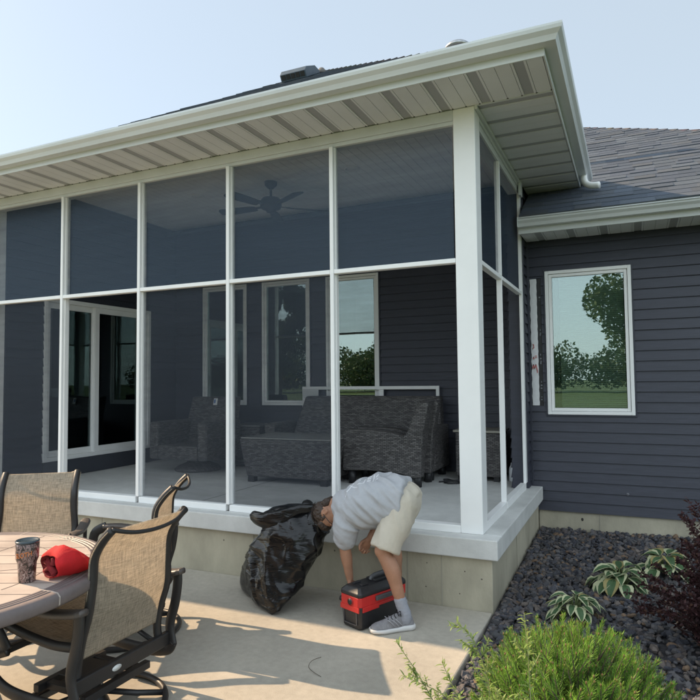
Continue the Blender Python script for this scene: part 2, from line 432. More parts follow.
# screens: the right-hand lower bay and the second lower bay from the left stand open
for i, (a, b) in enumerate(zip(edges[:-1], edges[1:])):
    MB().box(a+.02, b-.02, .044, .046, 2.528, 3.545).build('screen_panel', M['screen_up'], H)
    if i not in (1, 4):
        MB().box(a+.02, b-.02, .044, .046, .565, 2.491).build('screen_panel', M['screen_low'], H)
for y0, y1 in ((.16, .934), (.966, 2.0)):
    MB().box(-.031, -.029, y0, y1, 2.528, 3.545).build('screen_panel', M['screen_up'], H)

# --- walls
BW = [(-4.81, -4.03, 1.295, 3.04), (-3.77, -3.0, 1.295, 3.04), (-2.75, -1.98, 1.295, 3.04)]
WW = [(.197, 1.024, 1.2535, 2.754)]
STRIP = (.030, .155, 1.34, 2.69)
w_ = MB(); wall_with_openings(w_, 'x', XL, .0, .36, 4.1, YB+.02, YB+.1, BW); course_siding(w_, (0, YB, 0), (1, 0, 0), (0, -1, 0), XL, -.15, .502, ZC, BW)
w_.build('back_wall', M['siding'], H)
w_ = MB(); ops = [(.65, 2.42, .5, 2.66)]
wall_with_openings(w_, 'y', .16, YB, .36, 4.1, XL-.1, XL-.02, ops); course_siding(w_, (XL, 0, 0), (0, 1, 0), (1, 0, 0), .16, YB-.02, .502, ZC, ops)
w_.build('left_porch_wall', M['siding'], H)
w_ = MB(); w_.box(-.13, -.02, 2.08, YB, .5, 4.0); course_siding(w_, (-.15, 0, 0), (0, 1, 0), (-1, 0, 0), 2.1, YB-.02, .502, ZC)
course_siding(w_, (0, 0, 0), (0, 1, 0), (1, 0, 0), 2.08, YW-.02, .47, 3.6); w_.box(-.15, .012, 2.076, 2.1, .5, 3.99)
w_.build('return_wall', M['siding'], H)
w_ = MB(); wall_with_openings(w_, 'x', -.02, 3.9, .26, 3.3, YW+.02, YW+.1, WW)
course_siding(w_, (0, YW, 0), (1, 0, 0), (0, -1, 0), .0, 3.9, .263, 3.2, [(WW[0][0]-.016, WW[0][1]+.016, WW[0][2]-.016, WW[0][3]+.016), STRIP])
w_.build('wing_wall', M['siding'], H)
w_ = MB(); w_.box(3.9, 4.0, YW, 9.4, .26, 3.3); course_siding(w_, (4.0, 0, 0), (0, 1, 0), (1, 0, 0), YW-.01, 9.4, .263, 3.2); w_.build('end_wall', M['siding'], H)
w_ = MB(); w_.box(-14, XL-W, .02, .12, .36, 3.65); course_siding(w_, (0, 0, 0), (1, 0, 0), (0, -1, 0), -14, XL-W, .39, 3.65); w_.build('front_wall', M['siding'], H)
w_ = MB(); w_.box(-14, 4, 9.4, 9.5, 0, 3.3); w_.box(-14.1, -14, 0, 9.5, 0, 3.3); w_.build('rear_wall', M['siding'], H)
MB().box(.008, .034, YW-.022, YW-.004, .3, 3.08).build('corner_trim', M['siding_trim'], H, bevel=.003)
wf = MB(); wf.box(.076, 4.02, YW+.01, YW+.25, -.3, .262); wf.build('wing_foundation', M['found'], H, bevel=.005); MB().box(-14, -5.75, -.02, .2, -.3, .37).build('front_foundation', M['found'], H, bevel=.005)
s2 = MB(); s2.box(.66, .665, YW+.007, YW+.0105, .0, .25); s2.build('form_seam', mat('seam_b', (.27, .26, .22), .95), H)
MB().ell((.50, YW+.01, .19), (.012, .003, .018), 8, 6).build('form_tie_mark', mat('tie_b', (.05, .045, .04), .9), H)
MB().tube([(.93, YW-.008, .475), (.93, YW-.022, .475)], .015, 14).build('wall_cap', mat('cap_grey', (.14, .14, .16), .5), H)

# --- bare strip where siding is off: house wrap, flashing tape, nail hem
wr = MB()
x0, x1, z0, z1 = .040, .112, 1.345, 2.685
n = 40; L_ = []; Rr = []
for k in range(n+1):
    z = z0+(z1-z0)*k/n
    L_.append((x0+.003*math.sin(k*1.7)+.006*k/n*0, YW+.002-.004*noise.noise(Vector((1, 3, k*.5))), z)); Rr.append((x1-.004*(k/n)+.002*math.sin(k*2.3), YW+.001-.004*noise.noise(Vector((7, 3, k*.6))), z))
mid = [((a[0]+b[0])/2, YW-.004-.005*noise.noise(Vector((4, 9, k*.8))), a[2]) for k, (a, b) in enumerate(zip(L_, Rr))]
back = [(p[0], YW+.0185, p[2]) for p in L_]+[(p[0], YW+.0185, p[2]) for p in Rr]
wr.add(L_+mid+Rr, [(i, n+1+i, n+2+i, i+1) for i in range(n)]+[(n+1+i, 2*n+2+i, 2*n+3+i, n+2+i) for i in range(n)], True)
hwm = mat('house_wrap', (.72, .72, .73), .55, var=.05, vscale=30, bump=.3, bscale=40)
wr.cm = 1; rd = wr; yy = YW-.0125
def stroke(mb, pts, w, y0, y1, ax=0):
    for (a, b), (c, d) in zip(pts[:-1], pts[1:]):
        dx, dz = c-a, d-b; l = math.hypot(dx, dz); mb.obox(((a+c)/2, (y0+y1)/2, (b+d)/2), (dx, 0, dz), (0, 1, 0), (-dz, 0, dx), l/2+w*.3, abs(y1-y0)/2, w/2)
def wrapmark(pts, w=.009): stroke(rd, pts, w, yy, yy+.004)
wrapmark([(.050, 1.735), (.060, 1.775), (.070, 1.735), (.084, 1.775), (.098, 1.715), (.100, 1.69)])
wrapmark([(.058, 1.84), (.064, 1.855), (.070, 1.835)], .007); wrapmark([(.080, 1.85), (.096, 1.852)], .006); wrapmark([(.080, 1.866), (.096, 1.867)], .006)
wrapmark([(.057, 1.99), (.066, 1.985), (.069, 1.955), (.058, 1.945)], .008)
hw = wr.build('house_wrap', [hwm, mat('red_ink', (.55, .16, .15), .7)], H)
hw['label'] = 'white strip of bare house wrap with red print beside the wing window'
ft = MB(); ft.box(.115, .152, YW+.004, YW+.018, 1.342, 2.688); ft.cm = 1; fm = ft; random.seed(3)
for z in (1.40, 1.43, 1.52, 1.55, 1.585, 1.78, 1.8, 1.83, 1.87, 2.08, 2.1, 2.13, 2.45, 2.48):
    fm.box(.130+random.uniform(-.004, .004), .138+random.uniform(-.002, .006), YW+.0025, YW+.0045, z, z+random.uniform(.008, .02))
ft.build('flashing_tape', [M['black_plastic'], mat('tape_print', (.22, .23, .25), .7)], H)
nh = MB()
for k in range(45): nh.box(.029, .035, YW-.012, YW-.002, 1.35+k*.03, 1.362+k*.03)
nh.build('nail_hem', mat('nail_hem', (.13, .135, .15), .6), H)

# --- windows
window(*WW[0], YW, 'white framed wing window with horizontal blinds', True)
for b in BW: window(*b, YB)

# --- sliding door on the left porch wall
fr = MB(); x = XL
def yframe(mb, y0, y1, z0, z1, w, x0, x1, wr=None):
    wr = wr or w
    mb.box(x0, x1, y0, y0+w, z0, z1); mb.box(x0, x1, y1-wr, y1, z0, z1); mb.box(x0, x1, y0+w, y1-wr, z1-w, z1); mb.box(x0, x1, y0+w, y1-wr, z0, z0+w)
yframe(fr, .65, 2.42, .70, 2.66, .05, x-.08, x+.03)
sd = fr.build('sliding_door', M['vinyl'], H, bevel=.004)
MB().box(x-.08, x+.035, .65, 2.42, .502, .698).build('door_sill', M['dark'], sd)
for y0, y1, dx, wr in ((.70, 1.47, -.035, .07), (1.42, 2.37, .0, .2)):
    p = MB(); yframe(p, y0, y1, .75, 2.61, .07, x-.03+dx, x+.012+dx, wr); p.build('door_stile', M['vinyl'], sd, bevel=.003)
    MB().box(x-.012+dx, x-.006+dx, y0+.07, y1-wr, .82, 2.54).build('pane', M['glass_dark'], sd)
hn = MB(); hn.tube([(x+.012, 2.25, 1.58), (x+.05, 2.25, 1.6), (x+.05, 2.25, 1.72), (x+.012, 2.25, 1.74)], .011, 8); hn.build('handle', M['white_paint'], sd)
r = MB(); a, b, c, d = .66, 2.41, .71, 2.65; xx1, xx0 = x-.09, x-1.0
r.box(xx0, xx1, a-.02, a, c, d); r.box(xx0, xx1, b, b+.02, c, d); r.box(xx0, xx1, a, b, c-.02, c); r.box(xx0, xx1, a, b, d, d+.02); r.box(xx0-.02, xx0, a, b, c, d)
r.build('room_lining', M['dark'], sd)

# --- porch ceiling with bead-board grooves
ce = MB(); xx = XL-.1
while xx < .0:
    ce.box(xx+.002, min(xx+.098, .0), .12, YB+.05, ZC, ZC+.02); xx += .1
ce.box(XL-.1, .0, .12, YB+.05, ZC+.006, ZC+.04)
ce.build('porch_ceiling', M['ceiling'], H)

# --- eaves
OX, OY = .553, .502; ZS = 3.656
def soffit_run(mbp, mbv, mbg, axis, u0, u1, v0, v1, z, pitch=.1016):
    """planks across the eave: three to a panel, the middle one perforated"""
    k = 0; u = u1
    while u > u0+.01:
        a, b = max(u-pitch, u0), u
        t = mbv if k % 3 == 1 else mbp
        lo, hi = (a+.0016, b-.0016)
        def bx(mb, p, q, zz0, zz1):
            if axis == 'x': mb.box(p, q, v0, v1, zz0, zz1)
            else: mb.box(v0, v1, p, q, zz0, zz1)
        if k % 3 == 1:
            bx(mbp, lo, lo+.016, z, z+.012); bx(mbp, hi-.016, hi, z, z+.012); bx(mbv, lo+.017, hi-.017, z+.004, z+.012)
        else: bx(mbp, lo, hi, z, z+.012)
        u -= pitch; k += 1
    if axis == 'x': mbg.box(u0, u1, v0, v1, z+.0125, z+.02)
    else: mbg.box(v0, v1, u0, u1, z+.0125, z+.02)
def soffit(axis, u0, u1, v0, v1, z, nm='soffit', clips=False):
    a, b, g = MB(), MB(), MB(); soffit_run(a, b, g, axis, u0, u1, v0, v1, z)
    a.cm = 1; a.add(b.v, b.f); a.add(g.v, g.f)
    if clips:
        a.cm = 2; u = u1
        while u > -6: a.box(u-.006, u+.006, v1-.010, v1-.001, z-.003, z+.003); u -= .1016
    return a.build(nm, [M['soffit'], M['vent'], mat('clip', (.05, .05, .05), .8)], H)
soffit('x', -14, OX-.003, -OY, -.002, ZS, clips=True)
sd_ = soffit('y', .0, 2.65, .012, OX-.003, ZS)
MB().box(.0, OX-.003, -.0018, .016, ZS-.004, ZS+.006).build('soffit_channel', M['trim'], H)
soffit('x', .02, 4.3, 1.842, YW-.03, 3.083)
fa = MB(); fa.box(-14, OX+.012, -OY-.012, -OY, ZS-.004, 3.79); fa.box(OX, OX+.012, -OY, 2.70, ZS-.004, 3.79)
fa.build('fascia', M['trim'], H, bevel=.003)
MB().box(.008, 4.33, 1.828, 1.840, 3.079, 3.24).build('fascia', M['trim'], H, bevel=.003)
def gutter(path, zb, name='gutter', ends=True, outward=1):
    """K-style gutter swept along a level path (mitred); profile given as (out, up)"""
    prof = [(0, 0), (.074, 0), (.080, .012), (.090, .03), (.114, .052), (.120, .072), (.120, .086), (.112, .086), (.108, .074), (.004, .01), (.004, .075), (0, .075)]
    pts = [Vector((p[0], p[1], zb)) for p in path]; rings = []
    for i, p in enumerate(pts):
        dirs = []
        if i > 0: dirs.append((pts[i]-pts[i-1]).normalized())
        if i < len(pts)-1: dirs.append((pts[i+1]-pts[i]).normalized())
        ns = [Vector((d.y, -d.x, 0)) for d in dirs]
        nv = ns[0] if len(ns) == 1 else (ns[0]+ns[1])/(1+ns[0].dot(ns[1]))
        rings.append([p+nv*a+Vector((0, 0, b)) for a, b in prof])
    mb = MB(); mb.loft(rings, cap=True, sm=False)
    return mb.build(name, M['trim'], H)
g1 = gutter([(-14, -OY-.0125), (OX+.0125, -OY-.0125), (OX+.0125, 2.55)], 3.702)
ap = MB(); ap.box(-14, OX+.012, -OY-.014, -OY+.1, 3.792, 3.797); ap.box(OX-.1, OX+.014, -OY+.1, 2.72, 3.792, 3.797); ap.build('drip_edge', M['trim'], g1)
sm_ = MB(); sm_.box(.645, .669, -.615, -.588, 3.79, 3.797); sm_.build('mitre_tab', M['trim'], g1)
el = MB()
el.tube(cat([(.615, 2.22, 3.735), (.62, 2.22, 3.665), (.64, 2.21, 3.615), (.69, 2.19, 3.585), (.765, 2.17, 3.575)], 4), .040, 14, flat=.8)
el.build('downspout_elbow', M['vinyl'], g1)
g2 = gutter([(.018, 1.827), (4.34, 1.827)], 3.135)
MB().box(.0165, .0185, 1.70, 1.83, 3.13, 3.225).build('end_cap', M['trim'], g2)
wg = MB(); wg.prism([(0, 0), (.05, 0), (.05, .25), (.0, .02)], (.02, 2.05, 3.40), (.02, 2.1, 3.4)); 
MB().box(.004, .03, 1.9, 2.0, 3.5, 3.655).build('fascia_return', M['trim'], H, bevel=.003)

# --- roofs: individual shingle tabs
SH = [lin((118, 116, 122)), lin((104, 102, 110)), lin((122, 119, 122)), lin((112, 108, 111)), lin((104, 103, 110)), lin((120, 112, 110))]
def shingles(mb, o, ud, vd, nd, vlen, xlim, expo=.142, simple=False):
    """courses on the plane o+u*ud+v*vd; xlim(v)->(u0,u1)"""
    o = Vector(o); ud = Vector(ud).normalized(); vd = Vector(vd).normalized(); nd = Vector(nd).normalized()
    v = 0; k = 0
    while v < vlen:
        v1 = min(v+expo, vlen); a0, a1 = xlim(v); b0, b1 = xlim(v1)
        u = min(a0, b0)-random.random()*.3
        while u < max(a1, b1):
            w = random.choice([.16, .2, .24, .3]) if not simple else 1.0
            l0, r0 = max(u, a0), min(u+w, a1); l1, r1 = max(u, b0), min(u+w, b1)
            if r0-l0 > .002 or r1-l1 > .002:
                if r0 < l0: l0 = r0 = (l0+r0)/2 if a0 <= (l0+r0)/2 <= a1 else (a0 if u < a0 else a1)
                if r1 < l1: l1 = r1 = (b0 if u < b0 else b1)
                t = random.choice([.006, .006, .012])
                c = tuple(.5*(q+w) for q, w in zip(random.choice(SH), SH[0])); j = random.uniform(.86, 1.08)
                mb.cc = tuple(x*j*.72*q for x, q in zip(c, (.84, 1.02, 1.12)))
                A = o+ud*l0+vd*v+nd*t; B = o+ud*r0+vd*v+nd*t; C_ = o+ud*r1+vd*v1+nd*(t*.3); D = o+ud*l1+vd*v1+nd*(t*.3)
                A2 = o+ud*l0+vd*v-nd*.004; B2 = o+ud*r0+vd*v-nd*.004; C2 = C_-nd*(t*.3+.004); D2 = D-nd*(t*.3+.004)
                mb.add([A, B, C_, D, A2, B2, C2, D2], [(0, 1, 2, 3), (0, 4, 5, 1), (0, 3, 7, 4), (1, 5, 6, 2)])
            u += w
        v = v1; k += 1
PT = .583; sl_ = math.hypot(1, PT)
rf = MB(); random.seed(11)
PT = .61; sl_ = math.hypot(1, PT)
A = Vector((.575, -.53, 3.782)); P = Vector((-2.65, 2.695, 3.782+.61*3.225)); half = A.x-P.x
# front slope (triangle) and right slope
shingles(rf, (P.x, A.y, A.z), (1, 0, 0), (0, 1, PT), (0, -PT, 1), half*sl_, lambda v: (-(half-v/sl_), half-v/sl_))
shingles(rf, (A.x, A.y, A.z), (0, 1, 0), (-1, 0, PT), (PT, 0, 1), half*sl_, lambda v: (v/sl_, 7.6), simple=False)
shingles(rf, (P.x-half, A.y, A.z), (0, 1, 0), (1, 0, PT), (-PT, 0, 1), half*sl_, lambda v: (v/sl_, 7.6), simple=True)
# left part of the house: lower pitched gable running off to the left
shingles(rf, (-14.3, A.y, A.z-.004), (1, 0, 0), (0, 1, .5), (0, -.5, 1), 3.80*math.hypot(1, .5), lambda v: (0, 14.3-2.7-half+v/math.hypot(1, .5)*.86), simple=True)
rf.cc = tuple(x*.72 for x in SH[0])
rf.quad((-14.3, 3.27, 5.67), (-2.7, 3.27, 5.67), (-2.7, 5.6, 4.5), (-14.3, 5.6, 4.5))
PT = .583; sl_ = math.hypot(1, PT)
# wing + main roof, hip at the right end
E0 = Vector((.0, 1.70, 3.225)); EX = 4.42; RY = 5.85; wl = (RY-E0.y)*sl_
shingles(rf, (0, E0.y, E0.z), (1, 0, 0), (0, 1, PT), (0, -PT, 1), wl, lambda v: (.035 if v < 1.1*sl_ else -14.3, EX-v/sl_))
shingles(rf, (EX, E0.y, E0.z), (0, 1, 0), (-1, 0, PT), (PT, 0, 1), wl, lambda v: (v/sl_, 8.3-v/sl_), simple=True)
rf.quad((-14.3, 10.0, 3.225), (EX, 10.0, 3.225), (EX-4.15, RY, 5.64), (-14.3, RY, 5.64))
# underlay so that no light leaks between tabs
for q in ([(P.x-half, A.y, A.z-.02), (A.x, A.y, A.z-.02), (P.x, P.y, P.z-.02)],
          [(A.x, A.y, A.z-.02), (A.x, 7, A.z-.02), (P.x, 7, P.z-.02), (P.x, P.y, P.z-.02)],
          [(P.x-half, A.y, A.z-.02), (P.x, P.y, P.z-.02), (P.x, 7, P.z-.02), (P.x-half, 7, A.z-.02)],
          [(-14.3, A.y, A.z-.03), (P.x-half, A.y, A.z-.03), (-2.7, 3.26, 5.64), (-14.3, 3.26, 5.64)],
          [(.03, E0.y, E0.z-.02), (EX, E0.y, E0.z-.02), (EX-4.15, RY, 5.62), (.03, RY, 5.62)],
          [(EX, E0.y, E0.z-.02), (EX, 10, E0.z-.02), (EX-4.15, RY, 5.62)]): rf.quad(*q)
roof = rf.build('roof', M['shingle'], H)
# hip caps
hc = MB(); random.seed(5)
def caps(a, b, step=.17):
    a, b = Vector(a), Vector(b); d = (b-a); L = d.length; d.normalize(); sd2 = d.cross(Vector((0, 0, 1))).normalized(); up = sd2.cross(d); s = 0
    while s < L-.02:
        hc.cc = tuple(x*.68*random.uniform(.85, 1.1) for x in random.choice(SH))
        p = a+d*s; q = a+d*min(L, s+step)
        vs = [p-sd2*.12-up*.045, p+up*.018, p+sd2*.12-up*.045, q-sd2*.12-up*.055, q+up*.006, q+sd2*.12-up*.055]
        hc.add(vs, [(0, 1, 4, 3), (1, 2, 5, 4), (0, 2, 1)]); s += step
caps(A, P); caps((P.x, P.y, P.z), (P.x, 6.5, P.z)); caps((EX, E0.y, E0.z), (EX-4.15, RY, 5.64)); caps((EX-4.15, RY, 5.64), (-3, RY, 5.64))
hc.build('hip_cap', M['shingle'], roof)
# box vent high on the front slope, pipe boot, unseen shadow pipe and a bright metal cap near the hip
bv = MB(); c = Vector((-2.57, 2.0, 5.335)); zz = Vector((0, -.61, 1)).normalized(); yy_ = Vector((0, 1, .61)).normalized()
bv.obox(c-zz*.01, (1, 0, 0), yy_, zz, .26, .25, .006)
prof = [(-.20, 0), (.2, 0), (.2, .03), (.10, .10), (-.14, .118), (-.20, .085)]
vs = [c+Vector((sx*.175, 0, 0))+yy_*a+zz*b for sx in (-1, 1) for a, b in prof]; n = len(prof)
bv.add(vs, [(i, (i+1) % n, n+(i+1) % n, n+i) for i in range(n)]+[tuple(range(n-1, -1, -1)), tuple(range(n, 2*n))])
bv.build('box_vent', mat('vent_metal', (.06, .085, .11), .45, var=.15, vscale=14), roof, bevel=.01)
lv = MB()
for k in range(5): lv.obox(c+Vector((-.13+k*.065, 0, 0))-yy_*.203+zz*.05, (1, 0, 0), yy_, zz, .026, .003, .028)
lv.build('vent_louvre', M['black_plastic'], roof)
bt = MB(); bt.lathe([(0, 0), (.11, 0), (.06, .06), (.03, .10), (0, .11)], (-2.50, 2.42, 5.535), 16); bt.build('pipe_boot', mat('boot', (.12, .11, .10), .7), roof)
vp = MB(); vp.tube([(-.3, 3.38, 4.2), (-.3, 3.38, 5.5)], .055, 16); vp.build('shadow_pipe', M['galv'], roof)  # hidden from the viewer, added to cast a streak on the wing roof
mc = MB(); mc.lathe([(0, .0), (.07, .0), (.085, .06), (.105, .066), (.10, .085), (.075, .105), (.04, .118), (0, .122)], (-.19, .30, 4.215), 24)
mc.build('metal_cap', M['cap_metal'], roof)
# ------------------------------------------------------------------ setting
def sheet(x0, x1, y0, y1, nx, ny, fz):
    mb = MB(); vs = [(x0+(x1-x0)*i/nx, y0+(y1-y0)*j/ny, fz(x0+(x1-x0)*i/nx, y0+(y1-y0)*j/ny)) for j in range(ny+1) for i in range(nx+1)]
    fs = [(j*(nx+1)+i, j*(nx+1)+i+1, (j+1)*(nx+1)+i+1, (j+1)*(nx+1)+i) for j in range(ny) for i in range(nx)]
    mb.add(vs, fs, True); return mb
struct(sheet(-600, 600, -600, 600, 60, 60, lambda x, y: -.16).build('lawn', M['lawn']))
pm = MB(); pm.box(-9, .072, -5.4, -.078, -.14, 0); struct(pm.build('patio', M['patio'], bevel=.01))
def gz(x, y): return -.035+.105*max(0, min(1, (y+1.0)/3.1))+.02*max(0, x-.3)*max(0, min(1, (y+1.4)/2))
struct(sheet(.074, 4.5, -4.0, YW+.01, 40, 60, lambda x, y: gz(x, y)-.012+.012*noise.noise(Vector((x*5, y*5, 0)))).build('planting_bed', M['gravel_base']))
st = MB(); random.seed(21)
SC = [lin((94, 93, 97)), lin((82, 82, 89)), lin((106, 103, 104)), lin((98, 91, 90)), lin((84, 83, 85)), lin((120, 110, 104)), lin((72, 73, 80))]
ico = None
def stone(c, sx, sy, sz, rot, col):
    st.cc = col
    n = random.choice([5, 6, 6, 7]); top = []; bot = []; mid_ = []
    a0 = random.random()*6.28
    for k in range(n):
        a = a0+2*math.pi*(k+random.uniform(-.25, .25))/n; r_ = random.uniform(.75, 1.1)
        mid_.append(rot @ Vector((math.cos(a)*sx*r_, math.sin(a)*sy*r_, random.uniform(-.2, .2)*sz))+c)
        top.append(rot @ Vector((math.cos(a)*sx*r_*.72, math.sin(a)*sy*r_*.72, sz*random.uniform(.7, 1.1)))+c)
        bot.append(rot @ Vector((math.cos(a)*sx*r_*.7, math.sin(a)*sy*r_*.7, -sz))+c)
    vs = bot+mid_+top; fs = []
    for k in range(n):
        k2 = (k+1) % n; fs += [(k, k2, n+k2, n+k), (n+k, n+k2, 2*n+k2, 2*n+k)]
    fs.append(tuple(range(2*n, 3*n))); fs.append(tuple(range(n-1, -1, -1)))
    st.add(vs, fs)
from mathutils import Euler
cnt = 0
for _ in range(15500):
    x = .085+random.random()**1.25*2.9; y = random.uniform(-2.6, YW-.01)
    s_ = random.choice([.016, .020, .024, .028, .033])*random.uniform(.85, 1.2)
    c = Vector((x+(s_*.8 if x < .11 else 0), min(y, YW-.02), gz(x, y)+random.uniform(-.008, .018)))
    if y > -.08 and x < .12: c.x = .11+random.random()*.03
    col = random.choice(SC); j = random.uniform(.55, .95)
    if random.random() < .06: col = lin((135, 112, 92))
    stone(c, s_*random.uniform(.9, 1.3), s_*random.uniform(.6, .9), s_*random.uniform(.28, .5),
          Euler((random.gauss(0, .42), random.gauss(0, .42), random.random()*6.28)).to_matrix(), tuple(q*j for q in col))
tag(st.build('gravel', M['stone']), 'loose dark slate chips filling the planting bed beside the porch', 'gravel', kind='stuff')

# ------------------------------------------------------------------ porch ceiling fixtures
LG = 'recessed ceiling lights of the porch'
for i, (x, y, lab) in enumerate(((-3.86, 1.65, 'small round recessed light in the porch ceiling left of the fan'), (-1.72, 1.60, 'small round recessed light in the porch ceiling right of the fan'))):
    if i == 0:
        l0 = thing('recessed_light', lab, 'ceiling light', (x, y, ZC), LG)
        MB().lathe([(.058, -.001), (.085, -.001), (.088, -.006), (.08, -.012), (.06, -.010), (.058, -.001)], (x, y, ZC), 28).build('trim_ring', M['white_paint'], l0)
        MB().lathe([(0, -.002), (.058, -.002), (.057, -.006), (0, -.009)], (x, y, ZC), 24).build('lens', mat('lens', (.75, .75, .72), .4), l0)
    else: copy_thing(l0, (x, y, ZC), 0, lab)
fx, fy = -2.76, 1.60
fan = thing('ceiling_fan', 'dark five-blade ceiling fan hanging from the porch ceiling', 'ceiling fan', (fx, fy, 3.58))
MB().lathe([(0, 3.95), (.075, 3.95), (.07, 3.91), (.03, 3.87), (0, 3.87)][::-1], (fx, fy, 0), 20).build('canopy', M['fan'], fan)
MB().tube([(fx, fy, 3.88), (fx, fy, 3.76)], .014, 10).build('downrod', M['fan'], fan)
MB().lathe([(0, 3.585), (.05, 3.59), (.065, 3.62), (.11, 3.635), (.125, 3.66), (.125, 3.72), (.10, 3.755), (.03, 3.77), (0, 3.77)], (fx, fy, 0), 24).build('motor', M['fan'], fan)
for k in range(5):
    a = R(-31+72*k); d = Vector((math.cos(a), math.sin(a), 0)); s = Vector((-math.sin(a), math.cos(a), .22)).normalized(); u = d.cross(s)
    b = MB(); rings = []
    for t, w in ((.19, .045), (.24, .058), (.45, .07), (.62, .072), (.66, .06), (.675, .035)):
        c = Vector((fx, fy, 3.655))+d*t
        rings.append([c+s*w-u*.004, c+s*w+u*.004, c-s*w+u*.004, c-s*w-u*.004])
    b.loft(rings, sm=False)
    bl = b.build('blade', M['fan'], fan)
    MB().obox(Vector((fx, fy, 3.662))+d*.16, d, s, u, .07, .018, .004).build('blade_iron', M['darkmetal'], bl)

# ------------------------------------------------------------------ porch furniture
def slab_prism(mb, pts, y0, y1):
    n = len(pts); vs = [(x, y0, z) for x, z in pts]+[(x, y1, z) for x, z in pts]
    mb.add(vs, [tuple(range(n)), tuple(range(2*n-1, n-1, -1))]+[(i, n+i, n+(i+1) % n, (i+1) % n) for i in range(n)]); return mb
WK = M['wicker']
# swivel armchair on the left
ax, ay = -4.13, 2.0
ch = thing('wicker_armchair', 'grey wicker swivel armchair with a white tag on its back, beside the sliding door', 'armchair', (ax, ay, ZF))
for s in (-1, 1):
    m_ = MB(); m_.box(ax+s*.445-(.14 if s > 0 else 0), ax+s*.445+(0 if s > 0 else .14), ay-.4, ay+.34, ZF+.17, ZF+.635); m_.build('arm', WK, ch, bevel=.03, seg=3, uv=True)
MB().box(ax-.303, ax+.303, ay-.395, ay+.3, ZF+.17, ZF+.345).build('seat', WK, ch, bevel=.015, uv=True)
b = MB(); b.add([(ax+x*w, ay+y, ZF+z) for z, y, w in ((.30, .18, .40), (.93, .34, .36)) for x, yy in ((-1, 0), (1, 0)) for y in ((y),)]+
                [(ax+x*w, ay+y+.13, ZF+z) for z, y, w in ((.30, .18, .40), (.93, .34, .36)) for x in (-1, 1)],
                [(0, 1, 3, 2), (5, 4, 6, 7), (0, 4, 5, 1), (2, 3, 7, 6), (0, 2, 6, 4), (1, 5, 7, 3)])
bk = b.build('backrest', WK, ch, bevel=.025, seg=3, uv=True)
tg = MB(); tg.obox((ax+.06, ay+.30, ZF+.865), (1, 0, 0), (0, .25, .97), (0, -.97, .25), .030, .045, .003)
tg.cm = 1; tg.obox((ax+.052, ay+.296, ZF+.87), (1, 0, 0), (0, .25, .97), (0, -.97, .25), .012, .025, .004)
tg.build('care_tag', [M['white_paint'], mat('tag_blue', (.12, .2, .4), .5)], bk)
MB().lathe([(0, 0), (.29, 0), (.30, .02), (.26, .055), (.15, .10), (.11, .165), (0, .165)], (ax, ay+.02, ZF), 36).build('swivel_base', WK, ch, uv=True)
# coffee table
ct = thing('coffee_table', 'rectangular grey wicker coffee table with a pale flat top', 'coffee table', (-2.5, 1.75, ZF))
x0, x1, y0, y1 = -3.06, -1.90, 1.38, 2.14
b = MB(); b.add([(x0+.07, y0+.05, ZF+.06), (x1-.07, y0+.05, ZF+.06), (x1-.07, y1-.05, ZF+.06), (x0+.07, y1-.05, ZF+.06), (x0, y0, ZF+.485), (x1, y0, ZF+.485), (x1, y1, ZF+.485), (x0, y1, ZF+.485)],
                [(3, 2, 1, 0), (4, 5, 6, 7), (0, 1, 5, 4), (1, 2, 6, 5), (2, 3, 7, 6), (3, 0, 4, 7)])
b.build('body', WK, ct, bevel=.02, seg=3, uv=True)
MB().box(x0+.015, x1-.015, y0+.015, y1-.015, ZF+.487, ZF+.50).build('tabletop', mat('table_glass', (.27, .265, .25), .25, var=.05), ct, bevel=.004)
for x in (x0+.12, x1-.12):
    for y in (y0+.10, y1-.10): MB().box(x-.04, x+.04, y-.04, y+.04, ZF, ZF+.0595).build('leg', M['black_plastic'], ct, bevel=.005)
# sofa against the back wall
so = thing('wicker_sofa', 'long grey wicker sofa with a slanted back under the porch windows', 'sofa', (-2.15, 2.6, ZF))
MB().box(-3.10, -1.18, 2.25, 2.80, ZF+.10, ZF+.36).build('seat', WK, so, bevel=.02, uv=True)
for x in (-3.26, -1.175): MB().box(x, x+.155, 2.22, 2.82, ZF+.10, ZF+.60).build('arm', WK, so, bevel=.03, seg=3, uv=True)
b = MB(); b.add([(-3.13, 2.62, ZF+.3), (-1.06, 2.62, ZF+.3), (-2.93, 2.72, ZF+.93), (-1.10, 2.72, ZF+.93), (-3.13, 2.80, ZF+.3), (-1.06, 2.80, ZF+.3), (-2.93, 2.86, ZF+.93), (-1.10, 2.86, ZF+.93)],
                [(0, 1, 3, 2), (5, 4, 6, 7), (0, 4, 5, 1), (2, 3, 7, 6), (0, 2, 6, 4), (1, 5, 7, 3)])
b.build('backrest', WK, so, bevel=.025, seg=3, uv=True)
for x in (-3.2, -1.10):
    for y in (2.28, 2.76): MB().lathe([(0, 0), (.045, 0), (.05, .1), (0, .1)], (x, y, ZF), 14).build('foot', M['black_plastic'], so)
